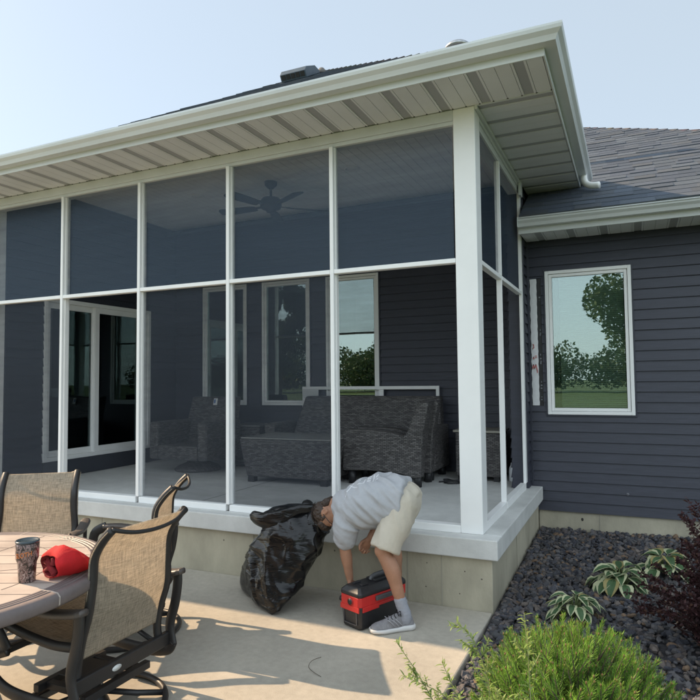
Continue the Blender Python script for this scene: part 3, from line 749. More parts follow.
# wicker chair seen from its side
cs = thing('wicker_chair', 'grey wicker chair seen from its side, high back to the right of the coffee table', 'armchair', (-1.45, 2.0, ZF))
side = [(-1.93, .64), (-1.93, 1.05), (-1.88, 1.09), (-1.58, 1.09), (-1.40, 1.075), (-1.27, 1.045), (-1.20, 1.04), (-1.16, 1.11), (-1.055, 1.375), (-1.03, 1.405), (-.95, 1.405), (-.935, 1.36), (-1.0, 1.06), (-1.03, .60), (-1.12, .60), (-1.3, .645), (-1.6, .655)]
for y0_, y1_ in ((1.72, 1.86), (2.08, 2.22)): slab_prism(MB(), side, y0_, y1_).build('arm', WK, cs, bevel=.02, seg=3, uv=True)
MB().box(-1.91, -1.15, 1.861, 2.079, ZF+.16, ZF+.42).build('seat', WK, cs, bevel=.01, uv=True)
slab_prism(MB(), [(-1.26, .75), (-1.10, .70), (-.97, 1.40), (-1.05, 1.395)], 1.861, 2.079).build('backrest', WK, cs, bevel=.015, uv=True)
for x in (-1.08, -1.84):
    for y in (1.79, 2.15): MB().lathe([(0, 0), (.04, 0), (.045, .14), (0, .14)], (x, y, ZF), 14).build('foot', M['black_plastic'], cs)
# end table between the armchair and the sofa
et = thing('wicker_side_table', 'small square grey wicker side table between the armchair and the sofa', 'side table', (-3.70, 2.65, ZF))
b = MB(); b.box(-3.94, -3.47, 2.44, 2.88, ZF+.02, ZF+.53); b.build('body', WK, et, bevel=.015, uv=True)
MB().box(-3.96, -3.45, 2.42, 2.90, ZF+.5305, ZF+.552).build('tabletop', mat('side_top', (.16, .155, .15), .4), et, bevel=.004)
et2 = thing('wicker_side_table', 'wicker side table with a beige top in the porch corner behind the white post', 'side table', (-.58, 2.6, ZF))
MB().box(-.83, -.33, 2.38, 2.84, ZF+.05, ZF+.535).build('body', WK, et2, bevel=.015, uv=True)
MB().box(-.85, -.31, 2.36, 2.86, ZF+.5355, ZF+.56).build('tabletop', mat('side_top_b', (.33, .31, .26), .4), et2, bevel=.004)
for x in (-.78, -.38):
    for y in (2.43, 2.79): MB().box(x-.03, x+.03, y-.03, y+.03, ZF, ZF+.0495).build('leg', M['black_plastic'], et2)
# white screen frame leaning behind the sofa
wf_ = thing('screen_frame', 'white empty screen frame leaning on the wall behind the wicker sofa', 'frame', (-2.1, 2.93, ZF))
zt = 1.552; y0 = 2.93
rect_frame(MB(), -3.09, -1.165, ZF+.02, zt, .042, y0-.012, y0+.012).build('frame', M['vinyl'], wf_, bevel=.004)
MB().box(-1.965, -1.905, y0-.010, y0+.010, ZF+.0625, zt-.0425).build('cross_bar', M['vinyl'], wf_)
MB().box(-3.085, -2.84, y0-.016, y0-.0125, 1.40, zt-.03).build('paper_label', mat('paper', (.62, .63, .62), .8), wf_)
# cable and bottle on the porch floor
cb = MB(); pts = []
for k in range(60):
    t = k/59*9; pts.append((-.72+.13*math.cos(t)*(1-.03*k/6)-.15*(k/59), 2.16+.08*math.sin(t*1.07), ZF+.008+.004*(k % 7)/7))
cb.tube(pts, .009, 7); pts = [(-.95+.3*k/12, 2.30+.03*math.sin(k), ZF+.009) for k in range(13)]; cb.tube(pts, .01, 7)
tag(cb.build('cable', M['black_plastic']), 'black cable lying loosely coiled on the porch floor', 'cable')
bo = MB(); bo.lathe([(0, 0), (.032, 0), (.035, .01), (.035, .11), (.028, .15), (.013, .175), (.013, .20), (0, .20)], (-.235, 2.53, ZF), 18)
o = bo.build('bottle', mat('white_bottle', (.7, .72, .74), .4, var=.1)); tag(o, 'small white plastic bottle on the porch floor by the corner', 'bottle')

# ------------------------------------------------------------------ patio table
TX, TY, TZ, TR = -2.02, -2.66, .75, .825
tb = thing('patio_table', 'large round patio table with a beige tile-pattern top and grey-brown rim', 'patio table', (TX, TY, 0))
mtop, nt, N, L, p = newmat('faux_tile')
tc = N.new('ShaderNodeTexCoord')
n1 = N.new('ShaderNodeTexNoise'); n1.inputs['Scale'].default_value = 5; n1.inputs['Detail'].default_value = 6; L.new(tc.outputs['Object'], n1.inputs['Vector'])
rr = N.new('ShaderNodeValToRGB'); rr.color_ramp.elements[0].color = (.34, .275, .235, 1); rr.color_ramp.elements[1].color = (.50, .42, .36, 1); rr.color_ramp.elements[0].position = .3; rr.color_ramp.elements[1].position = .7
L.new(n1.outputs['Fac'], rr.inputs['Fac']); L.new(rr.outputs['Color'], p.inputs['Base Color']); p.inputs['Roughness'].default_value = .55
nb = N.new('ShaderNodeTexNoise'); nb.inputs['Scale'].default_value = 90; L.new(tc.outputs['Object'], nb.inputs['Vector'])
bp = N.new('ShaderNodeBump'); bp.inputs['Strength'].default_value = .12; bp.inputs['Distance'].default_value = .004; L.new(nb.outputs['Fac'], bp.inputs['Height']); L.new(bp.outputs['Normal'], p.inputs['Normal'])
M['rim'] = mat('table_rim', (.16, .13, .125), .5, var=.15, vscale=12, bump=.08, bscale=90)
M['grout'] = mat('grout', (.17, .135, .115), .8)
M['grout_l'] = mat('grout_light', (.42, .36, .32), .8)
t = MB(); t.lathe([(0, TZ), (TR-.10, TZ)][::-1]+[(0, TZ-.01), (TR-.1, TZ-.01)][0:0], (TX, TY, 0), 96)
t = MB(); t.lathe([(TR-.1, TZ-.02), (TR-.10, TZ), (0.002, TZ)], (TX, TY, 0), 96, sm=False)
top = t.build('tabletop', mtop, tb)
g = MB()
def gl(x0, y0, x1, y1, w=.004):
    d = Vector((x1-x0, y1-y0, 0)); l = d.length; g.obox((TX+(x0+x1)/2, TY+(y0+y1)/2, TZ), d, (-d.y, d.x, 0), (0, 0, 1), l/2, w/2, .0012)
rI = TR-.1; rot = R(24)
def rp(x, y): return (x*math.cos(rot)-y*math.sin(rot), x*math.sin(rot)+y*math.cos(rot))
y = -.72
while y < .8:
    h = math.sqrt(max(0, rI**2-y*y)); gl(*rp(-h, y), *rp(h, y)); y += .145
for k in range(6):
    a = k*math.pi/3+.5
    for dx in (.0,): gl(.30*math.cos(a), .30*math.sin(a), rI*math.cos(a+.12), rI*math.sin(a+.12), .0045)
for r_ in (.3, .56): 
    n = 72
    for k in range(n):
        if r_ > .5 and (k // 6) % 2: continue
        a, b = 2*math.pi*k/n, 2*math.pi*(k+1)/n; gl(r_*math.cos(a), r_*math.sin(a), r_*math.cos(b), r_*math.sin(b), .004)
g.build('grout_lines', M['grout'], top)
t = MB(); t.lathe([(TR-.10, TZ-.03), (TR-.10, TZ+.0005), (TR-.085, TZ+.001), (TR-.084, TZ-.003), (TR-.080, TZ-.003), (TR-.079, TZ+.001), (TR-.066, TZ+.001), (TR-.065, TZ-.003), (TR-.061, TZ-.003), (TR-.06, TZ+.001),
                   (TR-.046, TZ+.001), (TR-.045, TZ-.003), (TR-.041, TZ-.003), (TR-.04, TZ), (TR-.012, TZ-.004), (TR, TZ-.018), (TR-.002, TZ-.05), (TR-.012, TZ-.062), (TR-.10, TZ-.055)], (TX, TY, 0), 120)
t.cm = 1; g = t
for k in range(14):
    a = k*2*math.pi/14+.09; d = Vector((math.cos(a), math.sin(a), 0)); s = Vector((-d.y, d.x, 0)); c = Vector((TX, TY, 0))
    rings = [[c+d*r_+s*w+Vector((0, 0, z)) for w in (-.003, .003)]+[c+d*(r_-.004)+s*w+Vector((0, 0, z-.004)) for w in (.003, -.003)] for r_, z in ((TR-.10, TZ+.002), (TR-.04, TZ+.0015), (TR-.012, TZ-.002), (TR+.002, TZ-.018), (TR, TZ-.05))]
    g.loft(rings, sm=False)
t.build('rim', [M['rim'], M['grout_l']], tb)
for k in range(4):
    a = R(20+90*k); d = Vector((math.cos(a), math.sin(a), 0)); c = Vector((TX, TY, 0))
    m_ = MB(); m_.tube([c+d*.30+Vector((0, 0, TZ-.05)), c+d*.34+Vector((0, 0, .5)), c+d*.30+Vector((0, 0, .34)), c+d*.36+Vector((0, 0, .16)), c+d*.50+Vector((0, 0, .02))], .022, 10); m_.build('leg', M['darkmetal'], tb)
m_ = MB(); m_.tube([(TX+.30*math.cos(k*.2618), TY+.30*math.sin(k*.2618), .34) for k in range(24)], .012, 8, closed=True)
for k in range(2):
    a = R(20+90*k); m_.tube([(TX-.3*math.cos(a), TY-.3*math.sin(a), .34+.016*k), (TX+.3*math.cos(a), TY+.3*math.sin(a), .34+.016*k)], .01, 8)
m_.build('brace', M['darkmetal'], tb)
m_ = MB(); m_.lathe([(TR-.14, TZ-.075), (TR-.12, TZ-.075), (TR-.12, TZ-.056), (TR-.14, TZ-.056)], (TX, TY, 0), 60, sm=False)
for k in range(4):
    a = R(20+90*k); m_.tube([(TX, TY, TZ-.066), (TX+(TR-.13)*math.cos(a), TY+(TR-.13)*math.sin(a), TZ-.066)], .013, 8)
m_.build('apron', M['darkmetal'], tb)

# ------------------------------------------------------------------ patio chairs (built once facing -Y round the origin, then copied)
SGRP = 'sling patio chairs round the table'
pc = thing('patio_chair', 'tan sling swivel chair nearest the camera, seen from behind at the table', 'patio chair', (0, 0, 0), SGRP)
BP = [(0, .165, .30), (0, .185, .40), (0, .225, .52), (0, .235, .64), (0, .245, .74), (0, .29, .81), (0, .345, .862)]
xs = .258
for s in (-1, 1):
    m_ = MB(); m_.tube(cat([(s*(xs+.012), .175, .20)]+[(s*(xs-.012*(q[2] > .6)), q[1], q[2]) for q in BP]), .019, 10, flat=1.25, up=(1, 0, 0)); m_.build('back_post', M['darkmetal'], pc)
    m_ = MB(); path = cat([(s*.318, .215, .20), (s*.322, .195, .29), (s*.325, .225, .40), (s*.325, .24, .49), (s*.325, .24, .535)]); m_.tube(path, .028, 12, flat=.5, up=(1, 0, 0))
    path = cat([(s*.325, .27, .55), (s*.327, .2, .536), (s*.328, .05, .523), (s*.326, -.12, .543), (s*.322, -.22, .543)]); 
    rings = []
    arm = MB()
    for i, q in enumerate(path):
        d = (path[min(i+1, len(path)-1)]-path[max(i-1, 0)]).normalized(); sd_v = Vector((1, 0, 0)); up = sd_v.cross(d).normalized(); up = up if up.z > 0 else -up
        w = .034 if 2 < i < len(path)-3 else .026
        rings.append([q+sd_v*w*ca+up*.013*sa for ca, sa in ((-1, -.5), (-1, .5), (-.7, 1), (.7, 1), (1, .5), (1, -.5), (.7, -1), (-.7, -1))])
    arm.loft(rings); 
    fr_ = MB(); fr_.tube(cat([(s*.322, -.20, .543), (s*.322, -.27, .51), (s*.322, -.285, .44), (s*.32, -.23, .37), (s*.318, -.20, .33)]), .030, 12, flat=.45, up=(1, 0, 0))
    fr_.tube(cat([(s*.318, -.20, .335), (s*.318, -.30, .29), (s*.318, -.29, .215), (s*.318, -.18, .165), (s*.318, .05, .155), (s*.318, .18, .175), (s*.318, .215, .215)]), .028, 12, flat=.5, up=(1, 0, 0))
    a_ = arm.build('armrest', M['armpaint'], pc)
    m_.build('arm_post', M['darkmetal'], a_); fr_.build('side_loop', M['darkmetal'], pc)
    m_ = MB(); m_.tube(cat([(s*.295, -.245, .425), (s*.295, -.1, .40), (s*.295, .06, .385), (s*.292, .175, .39)]), .017, 8, flat=1.2); m_.build('seat_rail', M['darkmetal'], pc)
m_ = MB(); m_.box(-.315, .315, .17, .20, .200, .262); m_.cm = 0; m_.build('rear_rail', M['darkmetal'], pc, bevel=.006)
m_ = MB(); m_.box(-.31, .31, -.235, -.205, .31, .34); m_.build('front_rail', M['darkmetal'], pc, bevel=.005)
m_ = MB(); m_.tube([(.02+.0, .2035, .232), (.02, .2005, .232)], .012, 14); m_.v = [(.06+(x-.02)*2.4, y, z) for x, y, z in m_.v]; m_.build('sticker', M['white_paint'], pc)
m_ = MB(); m_.tube(cat([(-xs+.01, .345, .862), (-.14, .375, .835), (0, .385, .826), (.14, .375, .835), (xs-.01, .345, .862)]), .009, 8); m_.build('top_bow', M['darkmetal'], pc)
# sling: back and seat panels
def sling(path, w0, w1, sag, nm, th=.003):
    m_ = MB(); path = cat(path, 7); nx = 10; V1 = []; n = len(path)
    for i, q in enumerate(path):
        t = i/(n-1); w = w0+(w1-w0)*t; d = (path[min(i+1, n-1)]-path[max(i-1, 0)]).normalized(); nr = Vector((1, 0, 0)).cross(d).normalized()
        for k in range(nx+1):
            u = -1+2*k/nx; V1.append(Vector((u*w, q.y, q.z))+nr*(sag*(1-u*u)*math.sin(math.pi*min(1, max(0, t)))))
    V2 = [v+Vector((0, .0025, .0015)) for v in V1]; b = len(V1); fs = []
    for i in range(n-1):
        for k in range(nx):
            a = i*(nx+1)+k; fs.append((a, a+1, a+nx+2, a+nx+1))
    m_.add(V1, fs, True)
    o = m_.build(nm, M['sling'], pc, uv=False); 
    so_ = o.modifiers.new('sol', 'SOLIDIFY'); so_.thickness = th
    evaluated(o)
    me = o.data; uvl = me.uv_layers.new(name='UVMap')
    for pl in me.polygons:
        for li in pl.loop_indices:
            co = me.vertices[me.loops[li].vertex_index].co; uvl.data[li].uv = (co.x, co.z+co.y)
    return o
sling([(0, .172, .325), (0, .19, .42), (0, .222, .52), (0, .235, .64), (0, .245, .74), (0, .29, .81), (0, .342, .858)], .278, .272, -.02, 'back_sling')
sling([(0, -.25, .43), (0, -.12, .405), (0, .04, .39), (0, .165, .40)], .285, .28, -.018, 'seat_sling')
# swivel base
m_ = MB(); m_.box(-.21, .21, .13, .165, .125, .158); m_.box(-.21, .21, -.16, -.125, .125, .158); m_.box(-.17, -.13, -.124, .129, .127, .156); m_.box(.13, .17, -.124, .129, .127, .156); m_.box(-.10, .10, -.124, .129, .1605, .166); m_.build('spring_plate', M['darkmetal'], pc, bevel=.004)
m_ = MB(); m_.lathe([(0, .128), (.03, .128), (.035, .09), (.07, .03), (.075, .018), (0, .018)][::-1], (0, 0, 0), 20)
for k in range(4):
    a = R(45+90*k); m_.tube([(.04*math.cos(a), .04*math.sin(a), .07), (.2*math.cos(a), .2*math.sin(a), .035), (.325*math.cos(a), .325*math.sin(a), .018)], .014, 8)
m_.build('pedestal', M['darkmetal'], pc)
m_ = MB(); m_.tube([(.335*math.cos(k*math.pi/24), .335*math.sin(k*math.pi/24), .017) for k in range(48)], .0155, 10, closed=True); m_.build('base_ring', M['darkmetal'], pc)
for ch_ in list(pc.children)+[g_ for c_ in pc.children for g_ in c_.children]:
    ch_.data.transform(Matrix.Diagonal((1, 1.06, 1.12, 1)))
pc.location = (-1.50, -2.12, 0); pc.rotation_euler = (0, 0, R(-90))
copy_thing(pc, (-2.08, -1.333, 0), R(-61), 'tan sling chair half hidden behind the nearest chair, close to the porch step')
copy_thing(pc, (-2.79, -1.506, 0), R(36.9), 'tan sling chair facing the camera across the round table')

# ------------------------------------------------------------------ tumbler and red cap on the table
cx, cy = -1.461, -2.537
mc_, nt, N, L, p = newmat('camo_wrap')
tc = N.new('ShaderNodeTexCoord'); mp = N.new('ShaderNodeMapping'); mp.inputs['Scale'].default_value = (38, 38, 24); L.new(tc.outputs['Object'], mp.inputs['Vector'])
n1 = N.new('ShaderNodeTexNoise'); n1.inputs['Scale'].default_value = 1; n1.inputs['Detail'].default_value = 4; n1.inputs['Distortion'].default_value = 2.2; L.new(mp.outputs[0], n1.inputs['Vector'])
rr = N.new('ShaderNodeValToRGB'); rr.color_ramp.interpolation = 'CONSTANT'
for e, (pos, c) in zip([rr.color_ramp.elements[0], rr.color_ramp.elements[1]]+[rr.color_ramp.elements.new(.5) for _ in range(3)], ((0, (.035, .025, .022)), (.40, (.17, .095, .085)), (.47, (.27, .18, .165)), (.54, (.075, .042, .038)), (.60, (.34, .26, .245)))):
    e.position = pos; e.color = (*c, 1)
L.new(n1.outputs['Fac'], rr.inputs['Fac']); L.new(rr.outputs['Color'], p.inputs['Base Color']); p.inputs['Roughness'].default_value = .35
KS = .92
tu = thing('tumbler', 'camouflage insulated tumbler with orange lettering standing on the patio table', 'tumbler', (cx, cy, TZ))
MB().lathe([(0, TZ+.001), (.036, TZ+.001), (.038, TZ+.006), (.042, TZ+.085), (.051, TZ+.105), (.0535, TZ+.170), (.051, TZ+.174), (0, TZ+.174)], (cx, cy, 0), 36).build('cup', mc_, tu)
MB().lathe([(0, TZ+.1745), (.053, TZ+.1745), (.0545, TZ+.181), (.051, TZ+.186), (.047, TZ+.181), (0, TZ+.180)], (cx, cy, 0), 36).build('lid', mat('lid_blue', (.035, .055, .07), .25), tu)
cu = bpy.data.curves.new('lettering', 'FONT'); cu.body = 'SLOTH'; cu.size = .026; cu.align_x = 'CENTER'; cu.extrude = .0
to = bpy.data.objects.new('lettering', cu); COL.objects.link(to); bpy.context.view_layer.update()
me = bpy.data.meshes.new_from_object(to.evaluated_get(bpy.context.evaluated_depsgraph_get())); COL.objects.unlink(to); bpy.data.objects.remove(to)
bm = bmesh.new(); bm.from_mesh(me); bmesh.ops.subdivide_edges(bm, edges=bm.edges[:], cuts=2); bmesh.ops.triangulate(bm, faces=bm.faces[:])
a0 = math.atan2(-4.46-cy, 1.0-cx)-.35
for v in bm.verts:
    rad = .0535; a = a0+v.co.x/rad; h = v.co.y+.12*v.co.x; v.co = Vector((rad*math.cos(a), rad*math.sin(a), .118+h*1.15))
bm.to_mesh(me); bm.free(); lo = bpy.data.objects.new('lettering', me); COL.objects.link(lo); lo.parent = tu; tu.scale = (KS, KS, .98); me.materials.append(mat('orange_ink', (.62, .20, .06), .5))
s_ = lo.modifiers.new('s', 'SOLIDIFY'); s_.thickness = .0012

M['red'] = mat('red_cloth', (.56, .018, .022), .75, var=.12, vscale=25, bump=.35, bscale=420, spec=.25)
M['red_in'] = mat('red_lining', (.20, .012, .016), .85, var=.3, vscale=30)
rc = thing('red_cap', 'bright red cloth cap lying crumpled on its side on the patio table', 'cap', (-1.385, -2.425, TZ))
vr = Vector((.65, .76, 0)); vb = Vector((-.76, .65, 0)); c0 = Vector((-1.368, -2.403, TZ))
# crown: dome rings from the mouth (left, towards camera) to the peak on the right
rings = []; axis = (vr*.84+vb*.54).normalized(); sidev = Vector((0, 0, 1)); wid = axis.cross(sidev)
prof = [(-.088, .047, .062, .060), (-.082, .056, .074, .066), (-.06, .063, .080, .069), (-.025, .068, .084, .071), (.01, .064, .080, .064), (.045, .052, .070, .050), (.08, .036, .056, .036), (.10, .022, .040, .026), (.108, .008, .018, .018)]
for a, rz, rw, zc in prof:
    ring = []
    for k in range(36):
        t_ = 2*math.pi*k/36; q = c0+axis*(a+.012*math.sin(3*t_+a*30)*(1 if a > -.08 else .6))+wid*rw*math.cos(t_)+Vector((0, 0, max(.002, zc+rz*math.sin(t_)*(1 if math.sin(t_) > 0 else .95))))
        f = noise.noise(q*22)*.012+noise.noise(q*55)*.004; d = (q-c0-axis*a-Vector((0, 0, zc))); q += d.normalized()*f; q.z = max(q.z, TZ+.002); ring.append(q)
    rings.append(ring)
m_ = MB(); m_.loft(rings, cap=False); m_.add([sum(rings[-1], Vector())/36]+rings[-1], [(0, k+1, (k+1) % 36+1) for k in range(36)], True)
cr = m_.build('crown', M['red'], rc)
# inside folds at the mouth
ins = MB(); inner = []
for a, sc in ((-.087, .96), (-.07, .86), (-.045, .75), (-.03, .4), (-.02, .02)):
    ring = []
    for k in range(36):
        v = rings[0][k]; cc_ = sum(rings[0], Vector())/36; t_ = 2*math.pi*k/36
        q = cc_+(v-cc_)*sc+axis*(a+.087)+Vector((0, 0, .012*math.sin(5*t_)*(1-sc))); ring.append(q)
    inner.append(ring)
ins.loft(inner, cap=False); ins.build('lining', M['red_in'], rc)
fl = MB()
for k, (dz, dw, r_) in enumerate(((.030, .02, .016), (.055, -.018, .014), (.075, .018, .012))):
    cm_ = sum(rings[0], Vector())/36+axis*.012
    fl.tube([cm_+wid*(dw+.035*math.sin(q*1.3+k)-.03)+Vector((0, 0, dz-.055+.018*math.cos(q*1.7+k)))+axis*.004*q for q in range(-1, 4)], [r_*.5, r_, r_, r_*.8, r_*.4], 9)
fl.build('fold', M['red_in'], rc)
# ------------------------------------------------------------------ garbage bag
mbag, nt, N, L, p = newmat('bag_plastic')
p.inputs['Base Color'].default_value = (.006, .006, .007, 1); p.inputs['Roughness'].default_value = .22; p.inputs['Specular IOR Level'].default_value = .42
tc = N.new('ShaderNodeTexCoord'); mp = N.new('ShaderNodeMapping'); mp.inputs['Rotation'].default_value = (.1, -.75, .1); mp.inputs['Scale'].default_value = (3, 6, 17); L.new(tc.outputs['Object'], mp.inputs['Vector'])
n1 = N.new('ShaderNodeTexNoise'); n1.inputs['Scale'].default_value = 1.0; n1.inputs['Detail'].default_value = 3; n1.inputs['Distortion'].default_value = .8
L.new(mp.outputs[0], n1.inputs['Vector'])
bp = N.new('ShaderNodeBump'); bp.inputs['Strength'].default_value = .55; bp.inputs['Distance'].default_value = .025; L.new(n1.outputs['Fac'], bp.inputs['Height']); L.new(bp.outputs['Normal'], p.inputs['Normal'])
bag = thing('garbage_bag', 'full black plastic garbage bag leaning against the porch step with its mouth open', 'garbage bag', (-1.5, -.45, 0))
secs = [  # z, cx, cy, angle of long axis, half length, half width
 (.002, -1.575, -.51, 141, .33, .02), (.03, -1.57, -.50, 142, .36, .075), (.10, -1.535, -.485, 145, .355, .135), (.20, -1.475, -.47, 152, .325, .18), (.32, -1.405, -.455, 160, .305, .185),
 (.44, -1.335, -.44, 168, .30, .18), (.53, -1.30, -.43, 175, .275, .165), (.585, -1.30, -.42, 178, .285, .15), (.63, -1.31, -.41, 180, .30, .13), (.672, -1.27, -.40, 182, .25, .10), (.70, -1.215, -.39, 184, .15, .06)]
fine = []
for i in range(len(secs)-1):
    a, b = secs[i], secs[i+1]; k = max(2, int((b[0]-a[0])/.012))
    for j in range(k): t_ = j/k; fine.append([a[q]+(b[q]-a[q])*t_ for q in range(6)])
fine.append(list(secs[-1]))
nb_ = 150; rings = []
for z, cx_, cy_, an, ha, hb_ in fine:
    an = R(an); ring = []
    for k in range(nb_):
        t_ = 2*math.pi*k/nb_; e = .82
        u = ha*math.copysign(abs(math.cos(t_))**e, math.cos(t_)); v = hb_*math.copysign(abs(math.sin(t_))**e, math.sin(t_))
        q = Vector((cx_+u*math.cos(an)-v*math.sin(an), cy_+u*math.sin(an)+v*math.cos(an), z))
        nrm = Vector((q.x-cx_, q.y-cy_, 0)).normalized()
        rot_q = Vector((q.x*.8+q.z*.55, q.y, q.z*1.25-q.x*.55))
        w1 = 1-abs(noise.noise(Vector((rot_q.x*5, rot_q.y*5, rot_q.z*9))))*2.2
        w2 = 1-abs(noise.noise(Vector((rot_q.x*11+5, rot_q.y*11, rot_q.z*22+3))))*2.0
        w3 = noise.noise(Vector((q.x*4, q.y*4, q.z*4+9)))
        amp = min(1, z/.08)
        cr_ = Vector((.72, .15, -.68)); cp = Vector((.66, .2, .72)); al, pe, ot = q.dot(cr_), q.dot(cp), q.dot(cr_.cross(cp))
        wp = Vector((noise.noise(q*3+Vector((5, 0, 0))), noise.noise(q*3+Vector((0, 7, 0))), 0))*.10
        r1 = max(0, 1-abs(noise.noise(Vector(((al+wp.x)*2.0, (pe+wp.y)*6.0, ot*3))))*3.2)**1.6
        r2 = max(0, 1-abs(noise.noise(Vector(((al+wp.y)*4+3, (pe+wp.x)*15, ot*7))))*3.0)**1.5
        r3 = max(0, 1-abs(noise.noise(Vector(((pe)*3+8, (al+wp.x)*5, ot*4))))*3.2)**1.8
        q += nrm*(.024*r1+.012*r2+.017*r3-.020+.040*w3)*(.35+.65*amp)
        q.z = max(.002, q.z+.012*noise.noise(Vector((q.x*8, q.y*8, 4)))*amp)
        if q.y > -.132 and q.z < .53: q.y = -.132-.01*random.random()*0
        ring.append(q)
    rings.append(ring)
m_ = MB(); m_.loft(rings); body = m_.build('bag_body', mbag, bag)
# folded lip of the open mouth: a draped double sheet along the top left
m_ = MB(); rings = []
lip = [(-1.665, -.47, .612, .012), (-1.63, -.49, .608, .034), (-1.56, -.51, .598, .056), (-1.46, -.525, .605, .066), (-1.36, -.52, .625, .058), (-1.24, -.51, .685, .036), (-1.12, -.45, .70, .03), (-1.05, -.41, .69, .02)]
lp = cat([q[:3] for q in lip], 8)
for i, q in enumerate(lp):
    t_ = i/(len(lp)-1)*(len(lip)-1); k = min(int(t_), len(lip)-2); r_ = lip[k][3]+(lip[k+1][3]-lip[k][3])*(t_-k)
    d = (lp[min(i+1, len(lp)-1)]-lp[max(i-1, 0)]).normalized(); a = d.cross(Vector((0, 0, 1))).normalized(); b = a.cross(d); ring = []
    for j in range(26):
        th = 2*math.pi*j/26; f = 1+.30*noise.noise(Vector((i*.10, math.cos(th)*1.6, math.sin(th)*1.6)))+.10*math.sin(th*5+i*.12)
        ring.append(q+a*r_*.6*math.cos(th)*f+b*r_*math.sin(th)*f)
    rings.append(ring)
m_.loft(rings); m_.build('bag_lip', mbag, bag)
m_ = MB(); rings = []   # the pulled-up sheet towards the man's head
for i in range(22):
    t_ = i/21; ring = []
    top = Vector((-1.40+.34*t_, -.40-.05*t_, .66+.075*math.sin(t_*2.2)+.02*math.sin(t_*14))); bot = Vector((-1.36+.31*t_, -.50-.04*math.sin(t_*9)*.6, .50+.03*t_))
    for j in range(9):
        s_ = j/8; q = top.lerp(bot, s_)+Vector((0, -.05*math.sin(s_*3.14)+.012*math.sin(t_*21+s_*3), 0)); ring.append(q)
    ring2 = [q+Vector((0, .02, 0)) for q in ring[::-1]]
    rings.append(ring+ring2)
m_.loft(rings); m_.build('bag_flap', mbag, bag)

# ------------------------------------------------------------------ red and black tool box (portable vacuum)
L_ = Vector((.385, .923, 0)); Wd = Vector((.923, -.385, 0)); bc = Vector((-.640, -.512, 0)); Z = Vector((0, 0, 1)); hl, hw_ = .228, .093
box = thing('toolbox_vacuum', 'red and black boxy wet-dry shop vacuum standing on the patio under the bending man', 'shop vacuum', bc)
M['red_plastic'] = mat('red_plastic', (.50, .022, .02), .4, var=.06, vscale=20, bump=.05, bscale=200)
M['grey_plastic'] = mat('grey_plastic', (.075, .075, .08), .45)
def bpnt(a, b, z): return bc+L_*a+Wd*b+Z*z
def bloft(levels, name, m, parent, bev=.006):
    mb = MB(); rings = []
    for z, l, w in levels:
        c = min(.018, w*.2); pts = [(-l, -w+c), (-l+c, -w), (l-c, -w), (l, -w+c), (l, w-c), (l-c, w), (-l+c, w), (-l, w-c)]
        rings.append([bpnt(a, b, z) for a, b in pts][::-1])
    mb.loft(rings[::1], sm=False); return mb.build(name, m, parent, bevel=bev)
tank = bloft([(.003, hl-.022, hw_-.012), (.015, hl-.012, hw_-.004), (.135, hl-.004, hw_), (.150, hl-.004, hw_)], 'tank', M['black_plastic'], box)
band = bloft([(.1515, hl, hw_+.003), (.210, hl, hw_+.004), (.213, hl-.003, hw_)], 'red_band', M['red_plastic'], box)
lid = bloft([(.2145, hl+.002, hw_+.006), (.236, hl+.002, hw_+.006), (.262, hl-.022, hw_-.022), (.268, hl-.03, hw_-.03)], 'lid', M['black_plastic'], box)
m_ = MB()   # stepped red skirts on the long side
for a0_, a1_, z0_ in ((-.20, -.05, .118), (-.05, .10, .132)):
    m_.obox(bpnt((a0_+a1_)/2, hw_+.002, (z0_+.1515)/2), L_, Wd, Z, abs(a1_-a0_)/2, .004, (.1515-z0_)/2)
m_.obox(bpnt(-hl+.002, 0, .135), L_, Wd, Z, .004, hw_-.004, .017)
m_.build('red_skirt', M['red_plastic'], band, bevel=.003)
m_ = MB(); m_.obox(bpnt(.02, hw_+.011, .187), L_, Wd, Z, .105, .009, .016); m_.build('side_latch', M['grey_plastic'], box, bevel=.006)
m_ = MB(); m_.tube([bpnt(-hl-.004, .008, .178), bpnt(-hl+.006, .008, .178)], .0255, 20); m_.cm = 1; m_.tube([bpnt(-hl-.006, .008, .178), bpnt(-hl+.004, .008, .178)], .019, 20)
m_.build('hose_port', [mat('red_dark', (.30, .012, .012), .5), M['black_plastic']], box)
m_ = MB(); m_.tube([bpnt(-hl+.03, -hw_-.002, .165), bpnt(-hl+.03, -hw_-.022, .165)], .018, 14); m_.build('drain_cap', M['black_plastic'], box)
m_ = MB()
for k, (a, b) in enumerate(((-.13, -.035), (-.13, .035))): m_.obox(bpnt(a, b, .272), L_, Wd, Z, .03, .012, .006)
m_.obox(bpnt(.07, 0, .275), L_, Wd, Z, .10, .045, .009); m_.build('lid_boss', M['black_plastic'], lid, bevel=.004)
m_ = MB(); m_.tube(cat([bpnt(-.03, 0, .27), bpnt(-.01, 0, .292), bpnt(.06, 0, .297), bpnt(.14, 0, .292), bpnt(.16, 0, .27)]), .013, 8, flat=1.5); m_.build('handle', M['grey_plastic'], box)
m_ = MB(); m_.obox(bpnt(-hl-.0005+.006, 0, .035), L_, Wd, Z, .003, .055, .002); 
for b in (-.06, .06): m_.obox(bpnt(-hl+.006, b, .08), L_, Wd, Z, .003, .003, .045)
m_.build('tank_rib', M['grey_plastic'], tank)

